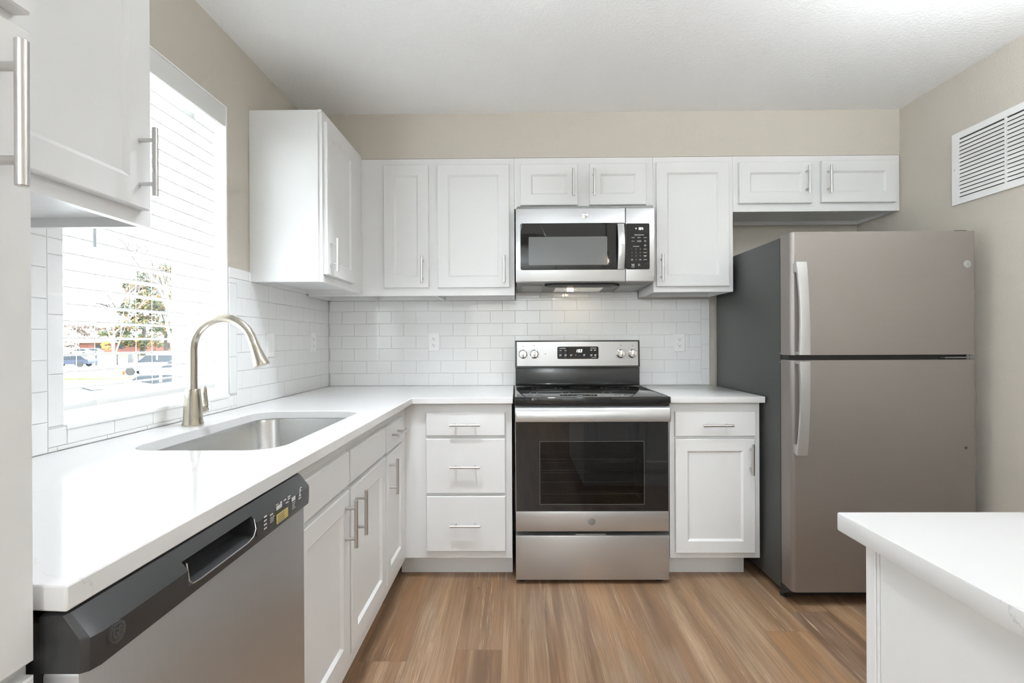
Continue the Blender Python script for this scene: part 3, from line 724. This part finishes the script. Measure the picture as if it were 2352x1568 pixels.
MB().rrect(Fw, .066, .488, 1.597, 1.749, .0005, .0016, .006).build('screen', GREYSCR, wn_)
b = MB(); hp = []
for k in range(13):
    t = k/12; z = 1.572+.242*t; w = .016+.022*math.sin(math.pi*t)
    hp.append([Fw(.541, z, w-.010), Fw(.576, z, w-.010), Fw(.576, z, w-.001), Fw(.572, z, w+.001), Fw(.545, z, w+.001), Fw(.541, z, w-.001)])
b.loft(hp); b.fbox(Fw, .545, .572, 1.573, 1.600, 0, .010); b.fbox(Fw, .545, .572, 1.786, 1.813, 0, .010); b.build('handle', STEEL, md_, angle=30)
cg = MB().rrect(Fw, DS+.002, .715, 1.571, 1.818, -.004, .0012, .008, b=.0004).build('keypad', BLACKGL, cp)
FT = Fr(Fw(0, 0, .0014), (1, 0, 0), (0, 0, 1), (0, -1, 0))
b = MB(); zt = 1.783
for k, ch in enumerate('154'): seven(b, FT, ch, .654+(.0095*k if k else -.001), zt, .0125, .0066, .0020, .0)
b.lathe(FT(.6430, zt+.0075), (0, -1, 0), [(.0030, 0), (.0030, .0003)], 10)
b.build('clock_digits', LED, cg)
b = MB()
Uc = lambda px: .590+(px-203)/ (812-203)*.125
Vc = lambda py: 1.818-(py-123)/(1325-123)*.247
def pb(x0, x1, y, h=14):
    b.fbox(FT, Uc(x0), Uc(x1), Vc(y+h), Vc(y-h), 0, .0003)
pb(415, 665, 425, 11)
for x in (380, 535, 695): pb(x-42, x+42, 495, 9)
pb(340, 415, 588, 9); pb(490, 595, 578, 8); pb(480, 600, 600, 8); pb(670, 720, 575, 10); pb(670, 720, 598, 8)
pb(668, 720, 690, 8); pb(668, 722, 712, 8); pb(380, 540, 725, 10); pb(655, 735, 800, 9); pb(645, 740, 886, 9); pb(655, 735, 968, 9); pb(675, 715, 988, 8); pb(650, 740, 1072, 10)
for r_, row in enumerate(('123', '456', '789')):
    for c_, ch in enumerate(row): b.text(ch, FT, Uc(350+108*c_), Vc(795+90*r_), .0105, .0003)
b.text('0', FT, Uc(458), Vc(1072), .0105, .0003); pb(325, 378, 1060, 8); pb(325, 378, 1084, 8); pb(540, 590, 1072, 14)
pb(330, 420, 1190, 8); pb(345, 410, 1218, 14); pb(330, 420, 1262, 9); pb(510, 560, 1190, 8); pb(505, 565, 1222, 8)
b.build('key_print', DIMPRINT, cg)
logo(Fr(Fw(0, 0, -.0002), (1, 0, 0), (0, 0, 1), (0, -1, 0)), .3685, 1.8625, .0165, md_, CHROME, UNDER)
# underside: filters, lamp lens, vent
import mathutils
def under(x0, x1, y0, y1, t, m, name, par=mw, b_=.0008):
    sl = (1.505-1.490)/.37
    zz = lambda y: 1.490+(-.012-y)*sl
    return MB().loft([[V((x, y0, zz(y0)-t)), V((x, y1, zz(y1)-t)), V((x, y1, zz(y1)+.001)), V((x, y0, zz(y0)+.001))] for x in (x0, x1)]).build(name, m, par)
under(.030, .150, -.305, -.075, .006, FILTER, 'grease_filter'); under(.585, .705, -.305, -.075, .006, FILTER, 'grease_filter')
ln = under(.225, .500, -.235, -.070, .005, LENS, 'lamp_lens')
MB().tube([(.30, -.155, 1.4885), (.335, -.155, 1.4885)], .008, 12).build('bulb', BULBON, ln)
b = MB(); b.prism([(.155, -.335), (.19, -.368), (.535, -.368), (.57, -.335), (.535, -.26), (.19, -.26)], 'z', 1.4925, 1.5015); b.build('vent_opening', BLACKMT, mw)
lamp('microwave_task_light', 'AREA', (.36, -.15, 1.484), (0, 0, 0), .08, (1, .86, .66), shape='RECTANGLE', size=.22, size_y=.1)

# ------------------------------------------------------------------ refrigerator
fr_ = thing('refrigerator', (1.63, -.45, 0), 'stainless top-freezer refrigerator with dark grey sides beside the right wall', 'refrigerator')
RX, RW = 1.219, 2.036
MB().box(RX, RW-.004, -.778, -.050, .035, 1.662, .006).build('case', CASE, fr_)
def rdoor(z0, z1, name):
    pts = [(RX, -.786), (RW, -.786), (RW, -.858)]
    for k in range(7):
        a = math.radians(90*k/6); pts.append((RW-.016+.016*math.cos(a), -.858-.016*math.sin(a)))
    for k in range(9):
        a = math.radians(90+90*k/8); pts.append((RX+.018+.018*math.cos(a), -.856-.018*math.sin(a)))
    b = MB(); b.loft([[V((p[0], p[1], z)) for p in pts] for z in (z0, z0+.002, z1-.002, z1)])
    return b.build(name, FSTEEL, fr_, angle=30)
fz = rdoor(1.121, 1.668, 'freezer_door'); ff = rdoor(.068, 1.098, 'fridge_door')
MB().box(RX+.0005, RW-.012, -.7855, -.7785, .07, 1.657).build('gasket', BLACKMT, fr_)
MB().box(RX+.004, RW-.006, -.845, -.770, 1.0985, 1.1205).build('divider', BLACKMT, fr_)
def fhandle(z_free, z_mount, door):
    n = 16; lp = []
    for k in range(n+1):
        t = k/n; z = z_free+(z_mount-z_free)*t
        w = .030+.024*(1-t**2.4)
        y = -.874-w; x0 = 1.226+.006*math.sin(math.pi*t); x1 = 1.272+.006*math.sin(math.pi*t)*0
        lp.append([V((x0, y+.012, z)), V((x1, y+.012, z)), V((x1, y+.001, z)), V((x1-.004, y, z)), V((x0+.004, y, z)), V((x0, y+.001, z))])
    b = MB().loft(lp); s = 1 if z_mount > z_free else -1
    b.box(1.228, 1.250, -.905, -.870, z_mount-s*.002, z_mount-s*.045, .003); b.box(1.236, 1.266, -.920, -.870, z_free+s*.001, z_free+s*.012, .002)
    return b.build('handle', STEEL, door, angle=30)
fhandle(1.124, 1.531, fz); fhandle(1.095, .682, ff)
F = BACKF(-.874)
logo(F, 1.995, 1.521, .0165, fz, STEEL, UNDER)
MB().lathe(F(1.986, .708), (0, -1, 0), [(.0062, 0), (.0062, .001), (.004, .002)], 14).build('screw_cap', DARKGREY, ff)
MB().box(1.97, 2.028, -.84, -.72, 1.6625, 1.679, .004).build('hinge_cover', BLACKMT, fr_)
b = MB().box(1.90, 2.030, -.868, -.80, 1.1050, 1.1100); b.cyl((2.015, -.85, 1.0985), (2.015, -.85, 1.1205), .006, 12); b.build('centre_hinge', UNDER, fr_)
b = MB(); b.box(RX+.02, RW-.02, -.79, -.76, .012, .0655); b.build('base_grille', BLACKMT, fr_)
b = MB(); b.box(RX-.001, RX+.075, -.850, -.775, .055, .064, .001); b.prism([(-.778, .014), (-.850, .060), (-.778, .064)], 'x', RX, RX+.004); b.build('bottom_hinge', BLACKMT, fr_)
for x in (RX+.02, RW-.03):
    MB().lathe((x, -.765, 0), (0, 0, 1), [(.016, 0), (.016, .010), (.008, .011), (.008, .040)], 14).build('foot', BLACKMT, fr_)
    MB().lathe((x, -.12, 0), (0, 0, 1), [(.016, 0), (.016, .010), (.008, .011), (.008, .040)], 14).build('foot', BLACKMT, fr_)
for z in (1.088, 1.128): MB().lathe((RX-.0005, -.780, z), (-1, 0, 0), [(.003, -.002), (.003, .0008)], 10).build('screw', CHROME, fr_)

# ------------------------------------------------------------------ island
isl = thing('kitchen_island', (1.2, -2.8, 0), 'white island cabinet with panelled side under a quartz top, right foreground', 'cabinet')
IX, IY = .549, -2.302
MB().box(IX, 1.80, -3.45, IY-.002, .0, .884).build('body', WHITE, isl)
b = MB(); b.box(IX-.0045, IX+.03, IY-.020, IY, .0, .8838, .001, 1); b.build('corner_post', WHITE, isl)
b = MB(); b.box(IX-.0022, IX+.002, -3.44, IY-.0275, .0, .880, .001, 1); b.build('side_panel', WHITE, isl)
b = MB(); b.box(IX-.0035, IX+.001, IY-.0265, IY-.0225, .0, .8838); b.build('side_panel', WHITE, isl)
Fi = Fr((0, IY-.002, 0), (-1, 0, 0), (0, 0, 1), (0, 1, 0))
for u0 in (-1.77, -1.365, -.96): shaker(Fi, u0, u0+.375, .14, .86, isl)
it = MB().box(.511, 1.84, -3.50, -2.284, .8845, CT, .003).build('countertop', QUARTZ)
tag(it, 'white quartz island top with fine grey veins, right foreground', 'countertop', 'white quartz countertops')

# ------------------------------------------------------------------ outlets and switches
def outlet(F, u, v, label, kind='outlet', wd=.070, h=.115):
    o = thing('wall_outlet' if kind == 'outlet' else 'wall_switch', F(u, v-h/2, 0), label, kind, 'white outlet plates on the tiles')
    e = .003
    MB().rects(F, [(u-wd/2, u+wd/2, v-h/2, v+h/2, -.0075), (u-wd/2, u+wd/2, v-h/2, v+h/2, .0035), (u-wd/2+e, u+wd/2-e, v-h/2+e, v+h/2-e, .0058)]).build('plate', PLATE, o, angle=20)
    if kind == 'outlet':
        for dv in (-.0195, .0195):
            r = MB().rrect(F, u-.017, u+.017, v+dv-.0142, v+dv+.0142, .004, .0068, .009).build('receptacle', PLATE, o)
            b = MB(); b.fbox(F, u-.0078, u-.0058, v+dv-.001, v+dv+.007, .006, .0071); b.fbox(F, u+.0058, u+.0074, v+dv-.001, v+dv+.006, .006, .0071)
            b.lathe(F(u, v+dv-.007, .006), F.w, [(.0026, 0), (.0026, .0011)], 12); b.build('slots', BLACKMT, r)
    else:
        r = MB().fbox(F, u-.0165, u+.0165, v-.033, v+.033, .004, .0075, .001).build('rocker', PLATE, o)
    MB().lathe(F(u, v, .0055), F.w, [(.0028, 0), (.0028, .0012)], 12).build('screw', PLATE, o)
FO = BACKF(0)
outlet(FO, -.517, 1.186, 'white outlet on the back wall tiles left of the range')
outlet(FO, 1.010, 1.176, 'white outlet on the back wall tiles between range and refrigerator')
FO = LEFTF(-1.176)
outlet(FO, -.738, 1.176, 'white switch plate on the left wall tiles nearer the faucet', 'switch')
outlet(FO, -.242, 1.186, 'white outlet on the left wall tiles nearest the corner')

# ------------------------------------------------------------------ return air grille
vt = thing('air_return_grille', (2.115, -1.05, 1.83), 'white louvered return air grille high on the right wall', 'vent')
F = RIGHTF(2.1145); VU0, VU1, VZ0, VZ1 = .669, 1.43, 1.831, 2.172
MB().ring(F, VU0, VU1, VZ0, VZ1, .030, -.0005, .007).build('frame', TRIM, vt)
MB().fbox(F, VU0+.028, VU1-.028, VZ0+.028, VZ1-.028, .0002, .0012).build('backing', DARKGREY, vt)
b = MB(); n = 15
for k in range(n):
    z = VZ0+.034+(VZ1-VZ0-.068)*(k+.5)/n
    b.loft([[F(u, z-.0085, .0062), F(u, z-.0078, .0068), F(u, z+.0072, .0022), F(u, z+.0066, .0016)] for u in (VU0+.03, VU1-.03)])
b.build('louvers', TRIM, vt)
for u in (.702, .931, 1.16): MB().fbox(F, u-.004, u+.004, VZ0+.028, VZ1-.028, .0012, .0069).build('mullion', TRIM, vt)
b = MB(); 
for v in (2.0,): b.lathe(F(VU0+.014, v, .007), F.w, [(.004, 0), (.003, .0015)], 10)
b.build('screw', PULL, vt)

# ------------------------------------------------------------------ window blind
bl = thing('window_blind', (-1.25, -1.43, 1.0), 'white two-inch horizontal blind hanging in the window over the sink', 'blind')
BY0, BY1 = WY0+.008, WY1-.008; XB = -1.250
b = MB(); b.box(-1.197, -1.186, BY0+.004, WY1-.002, 2.071, 2.1488, .002); b.box(-1.28, -1.197, BY0+.004, BY1, 2.10, 2.1488); b.build('valance', SLAT, bl)
b = MB(); z = 1.064
tilt = .05
while z < 2.07:
    lo = []
    for y in (BY0+.004, BY1-.004):
        lo.append([V((XB-.025, y, z-.025*tilt-.0018)), V((XB, y, z+.0022-.0014)), V((XB+.025, y, z+.025*tilt-.0018)), V((XB+.025, y, z+.025*tilt+.0018)), V((XB, y, z+.0022+.0014)), V((XB-.025, y, z-.025*tilt+.0018))])
    b.loft(lo); z += .0464
b.build('slats', SLAT, bl, angle=50)
MB().box(XB-.027, XB+.025, BY0+.004, BY1-.004, 1.008, 1.026, .004).build('bottom_rail', SLAT, bl)
b = MB()
for y in (-1.66, -1.435, -1.20):
    for x in (XB-.027, XB+.027): b.cyl((x, y, 1.02), (x, y, 2.11), .0009, 6)
b.build('ladder_cords', CORD, bl)
b = MB()
for y in (-1.655, -1.43): b.tube([(XB+.028, y, 1.05), (XB+.030, y+.004, 1.02), (XB+.032, y-.004, .998), (XB+.036, y+.012, .992), (XB+.032, y+.02, .986)], .0009, 6)
b.build('lift_cord', CORD, bl)
b = MB().tube([(-1.2, -1.686, 2.06), (-1.2, -1.686, 1.70), (-1.2, -1.686, 1.463)], [.003, .004, .0045], 10); b.build('tilt_wand', WAND, bl)

# ------------------------------------------------------------------ added fill lamps, and the island pendant
for (lx, ly, e), lb in zip(FILL_CANS, ('added unseen ceiling downlight over the sink counter', 'added unseen ceiling downlight in front of the refrigerator')):
    o = thing('added_downlight', (lx, ly, 2.44), lb, 'lamp', 'added downlights')
    MB().lathe((lx, ly, ZC), (0, 0, -1), [(.090, 0), (.088, .004), (.066, .005), (.060, 0)], 32).build('trim_ring', TRIM, o)
for (lx, ly, lz, e), lb in zip(FILL_GLOBES, ('added fill globe behind the camera, nearer the left wall', 'added fill globe behind the camera, nearer the middle')):
    o = thing('added_globe', (lx, ly, lz-.15), lb, 'lamp', 'added globe lamps')
    MB().lathe((lx, ly, ZC), (0, 0, -1), [(.05, 0), (.05, .02), (.004, .022), (.004, ZC-lz-.13)], 20).build('stem', BLACKMT, o)
    MB().lathe((lx, ly, lz+.145), (0, 0, -1), [(.001, 0), (.05, .003), (.1, .04), (.145, .145), (.1, .25), (.05, .287), (.001, .29)], 28).build('globe', SHADEGL, o)
for (lx, ly, lz, e), lb in zip(FILL_BOWLS, ('added metal bowl throwing fill light up at the ceiling, before the refrigerator', 'added metal bowl throwing fill light up at the ceiling, above the camera')):
    o = thing('added_bowl', (lx, ly, lz-.09), lb, 'lamp', 'added bowl lamps')
    MB().lathe((lx, ly, lz-.09), (0, 0, 1), [(.01, 0), (.09, .012), (.165, .085), (.168, .085), (.160, .083), (.086, .018), (.01, .006)], 36).build('bowl', PULL, o)
    MB().lathe((lx, ly, ZC), (0, 0, -1), [(.05, 0), (.05, .015), (.01, .02)], 24).build('canopy', PULL, o)
    for k in range(3):
        q = 2.094*k; MB().cyl((lx+.015*math.cos(q), ly+.015*math.sin(q), ZC-.018), (lx+.164*math.cos(q), ly+.164*math.sin(q), lz-.006), .0025, 8).build('rod', PULL, o)
pl = thing('pendant_lamp', (.95, -3.0, 1.967), 'black pendant lamp with clear glass shade over the island', 'lamp')
MB().lathe((.95, -3.0, ZC), (0, 0, -1), [(.06, 0), (.06, .02), (.03, .028)], 24).build('canopy', BLACKMT, pl)
MB().cyl((.95, -3.0, ZC-.02), (.95, -3.0, 2.13), .005, 10).build('rod', BLACKMT, pl)
MB().lathe((.95, -3.0, 2.135), (0, 0, -1), [(.02, 0), (.024, .04), (.022, .055)], 20).build('socket', BLACKMT, pl)
MB().lathe((.95, -3.0, 2.09), (0, 0, -1), [(.03, 0), (.055, .03), (.060, .12), (.058, .123), (.052, .03), (.028, .003)], 24).build('glass_shade', SHADEGL, pl)
MB().lathe((.95, -3.0, 2.08), (0, 0, -1), [(.012, 0), (.02, .03), (.028, .05), (.02, .075), (.004, .085)], 18).build('bulb', BULBON, pl)

# ------------------------------------------------------------------ outdoors
GZ = -1.58
struct(MB().box(-260, -3, -60, 330, GZ-.3, GZ).build('ground', ASPH))
tag(MB().box(-250, -60, 95, 300, GZ, GZ+.02).build('lawn', GRASS), 'bright green lawn beyond the parking lot outside the window', 'lawn')
tag(MB().box(-44, -30.5, 34, 36.2, GZ, GZ+.10, .02).build('grass_strip', GRASS), 'narrow grass strip along the parking lot outside the window', 'grass')
def at(px, d):   # a point on the ground seen along the column px at depth d from the camera
    return -(1189-px)*d/1135, d-3.08
GL = GZ+.022
def house():
    x0, x1, y0, y1 = -133, -98, 146, 156
    h = thing('brick_building', ((x0+x1)/2, 151, GZ), 'low red brick building with pale roof far behind the trees', 'building')
    MB().box(x0, x1, y0, y1, GL, 1.35).build('wall', BRICK, h)
    b = MB(); b.prism([(y0-.9, 1.3), (y1+.9, 1.3), ((y0+y1)/2, 3.6)], 'x', x0-.8, x1+.8); b.build('roof', ROOF, h)
    for x in (-128, -121, -114, -107): MB().box(x, x+1.6, y0-.05, y0+.1, -.6, .7).build('window', CARGL, h)
house()
def leaves(c, r, n, size, seed, cone=0., hole=.0):
    rnd = random.Random(seed); b = MB(); lumps = []
    for k in range(26):
        t = rnd.random(); a = rnd.uniform(0, 2*math.pi); rad = (1-t*cone)*rnd.uniform(.35, .95)
        lumps.append(V((math.cos(a)*rad*r[0], math.sin(a)*rad*r[1], (t*2-1)*r[2])))
    for k in range(n):
        L = rnd.choice(lumps); q = V((rnd.gauss(0, 1), rnd.gauss(0, 1), rnd.gauss(0, .55))).normalized()*rnd.random()**.4
        p = V(c)+L+V((q.x*r[0]*.34, q.y*r[1]*.34, q.z*r[2]*.20))
        u = V((rnd.gauss(0, 1), rnd.gauss(0, 1), rnd.gauss(0, 1))).normalized(); v = u.cross(V((rnd.gauss(0, 1), rnd.gauss(0, 1), rnd.gauss(0, 1)))).normalized()
        s = size*rnd.uniform(.6, 1.3)
        if p.z > GZ+.7: b.face([p-u*s, p+v*s*.5, p+u*s, p-v*s*.5])
    return b
def limb(b, rnd, p, d, L, r, depth, spread=.75):
    q = p+d*L; m = p+d*L*.5+V((rnd.uniform(-1, 1), rnd.uniform(-1, 1), rnd.uniform(-.4, .4)))*L*.06
    b.tube([p, m, q], [r, r*.86, r*.72], 6 if depth < 2 else 4)
    if depth >= 5: return
    for k in range(rnd.choice((2, 3)) if depth else 4):
        nd = (d+V((rnd.uniform(-1, 1), rnd.uniform(-1, 1), rnd.uniform(-.35, .7)))*spread).normalized()
        limb(b, rnd, q if k < 2 else m, nd, L*rnd.uniform(.62, .85), r*(.62 if depth else .6), depth+1, spread)
x, y = at(325, 108)
t = thing('autumn_tree', (x, y, GZ), 'big spreading tree with green and orange leaves seen through the blind', 'tree')
b = MB(); limb(b, random.Random(4), V((x, y, GL)), V((.05, 0, 1)), 5.5, .55, 1); b.build('trunk', DBARK, t)
leaves((x+1.0, y, 8.6), (8.6, 7, 7.8), 5200, .42, 3, cone=.75).build('foliage', LEAF, t, clean=False)
x, y = at(378, 134)
t = thing('autumn_tree', (x, y, GZ), 'tall green and orange tree directly behind the bare grey tree', 'tree')
b = MB(); limb(b, random.Random(9), V((x, y, GL)), V((0, 0, 1)), 6, .5, 1); b.build('trunk', DBARK, t)
leaves((x+.5, y, 11), (8.0, 6, 10.6), 4600, .42, 8, cone=.8).build('foliage', LEAF, t, clean=False)
x, y = at(405, 28)
t = thing('bare_tree', (x, y, GZ), 'leafless grey tree nearest the window with forking branches', 'tree')
b = MB(); limb(b, random.Random(21), V((x, y, GZ)), V((-.03, 0, 1)), 3.2, .20, 0, .62); b.build('branches', BARK, t)
x, y = at(250, 34)
t = thing('bare_tree', (x, y, GZ), 'thin leafless tree with fine twigs left of the grey one', 'tree')
b = MB(); limb(b, random.Random(33), V((x, y, GZ)), V((.06, 0, 1)), 3.4, .10, 0, .7); b.build('branches', BARK, t)
for i, (px, d, hh) in enumerate(((160, 165, 4.2), (195, 178, 4.8), (232, 191, 4.0), (268, 204, 4.4))):
    x, y = at(px, d)
    t = thing('leafless_shrubbery', (x, y, GZ), ['reddish leafless tree far behind the parked cars, first from the window edge', 'reddish leafless tree behind the lawn, second from the window edge', 'reddish leafless tree rising above the brick roof end', 'reddish leafless tree between brick building and big tree'][i], 'tree', 'distant leafless trees')
    leaves((x, y, GZ+hh+.6), (4.5, 3, hh), 1000, .36, 40+i).build('twigs', PINKLEAF, t, clean=False)
x, y = at(238, 140)
t = thing('yellow_shrub', (x, y, GZ), 'small yellow shrub in front of the brick building', 'shrub')
leaves((x, y, GZ+1.7), (1.1, 1, 1.7), 260, .3, 77).build('foliage', YELLOWLEAF, t, clean=False)
# iron fence
fe = thing('iron_fence', (-46, 57, GZ), 'thin black iron fence along the far edge of the parking lot', 'fence')
b = MB(); b.box(-62, -30, 56.97, 57.03, GZ+1.32, GZ+1.37); b.box(-62, -30, 56.97, 57.03, GZ+.18, GZ+.23); b.build('rail', FENCE, fe)
for k in range(13): MB().box(-62+k*2.6, -61.88+k*2.6, 56.94, 57.06, GZ, GZ+1.5).build('post', FENCE, fe)
x, y = at(296, 56); MBp = MB().box(x-.22, x+.22, y-.2, y+.2, GZ, GZ+1.55, .03).build('bollard', DARKGREY); tag(MBp, 'dark utility post standing in front of the iron fence', 'post')
x, y = at(278, 43)
o = thing('traffic_cone', (x, y, GZ), 'orange traffic cone beside the parked white car', 'cone')
MB().lathe((x, y, GZ), (0, 0, 1), [(.22, 0), (.22, .04), (.15, .05), (.03, .75)], 16).build('cone', ORANGE, o)

def car(x, y, rot, paint, label, suv=False, s=1.0, z=GZ):
    r = thing('parked_car', (0, 0, 0), label, 'car', 'cars in the parking lot')
    top = 1.72 if suv else 1.45; hood = .98 if suv else .84
    prof = [(-2.25, .38), (-2.30, .62), (-2.22, hood-.06), (-1.95, hood), (-1.0 if suv else -.95, hood+.06), (1.75, hood+.08), (2.2, hood+.04), (2.28, .62), (2.22, .36)]
    def sl(P, yy, k): return [V((p[0]*k, yy, p[1])) for p in P]
    b = MB(); b.loft([sl(prof, -.86, .97), sl(prof, -.90, 1), sl(prof, .90, 1), sl(prof, .86, .97)]); b.build('body', paint, r, angle=30)
    cab = [(-1.0, hood+.03), (-.35, top-.08), (-.05, top-.02), (1.0 if not suv else 1.7, top-.02), (1.35 if not suv else 1.95, top-.10), (1.95 if not suv else 2.18, hood+.05)]
    b = MB(); b.loft([[V((p[0], -.84+.14*max(0, (p[1]-hood)/(top-hood)), p[1])) for p in cab], [V((p[0], .84-.14*max(0, (p[1]-hood)/(top-hood)), p[1])) for p in cab]]); b.build('windows', CARGL, r, angle=30)
    rf = [(-.40, top-.06), (-.05, top+.02), (1.0 if not suv else 1.7, top+.02), (1.40 if not suv else 1.98, top-.08), (1.3 if not suv else 1.9, top-.12), (-.3, top-.12)]
    b = MB(); b.loft([[V((p[0], q, p[1])) for p in rf] for q in (-.72, .72)])
    for yy in (-.79, .75): b.box(.42, .52, yy, yy+.04, hood, top-.02)
    b.build('roof', paint, r, angle=30)
    for wx in (-1.42, 1.38):
        for wy in (-.82, .82):
            MB().lathe((wx, wy-.11, .33), (0, 1, 0), [(.20, 0), (.31, .01), (.33, .04), (.33, .18), (.31, .21), (.20, .22)], 20).build('wheel', TYRE, r)
    r.location = (x, y, z); r.rotation_euler = (0, 0, rot); r.scale = (s, s, s)
car(*at(352, 43), .25, CARW, 'white SUV parked side-on under the bare tree', True, 1.05)
car(*at(408, 38), .3, CARS, 'silver car partly cut off by the right window frame', False)
car(*at(350, 22), .35, CARW, 'nearer white car whose pale roof shows below the SUV')
car(*at(225, 15.5), .9, CARW, 'nearest white car, low at the bottom of the window')
car(*at(156, 57), .2, CARB, 'dark blue car at the left edge of the window')
car(*at(178, 118), .1, CARW, 'small distant white car beyond the fence, nearest the window edge', z=GL)
car(*at(205, 122), .1, CARS, 'small distant silver car in front of the brick building', z=GL)
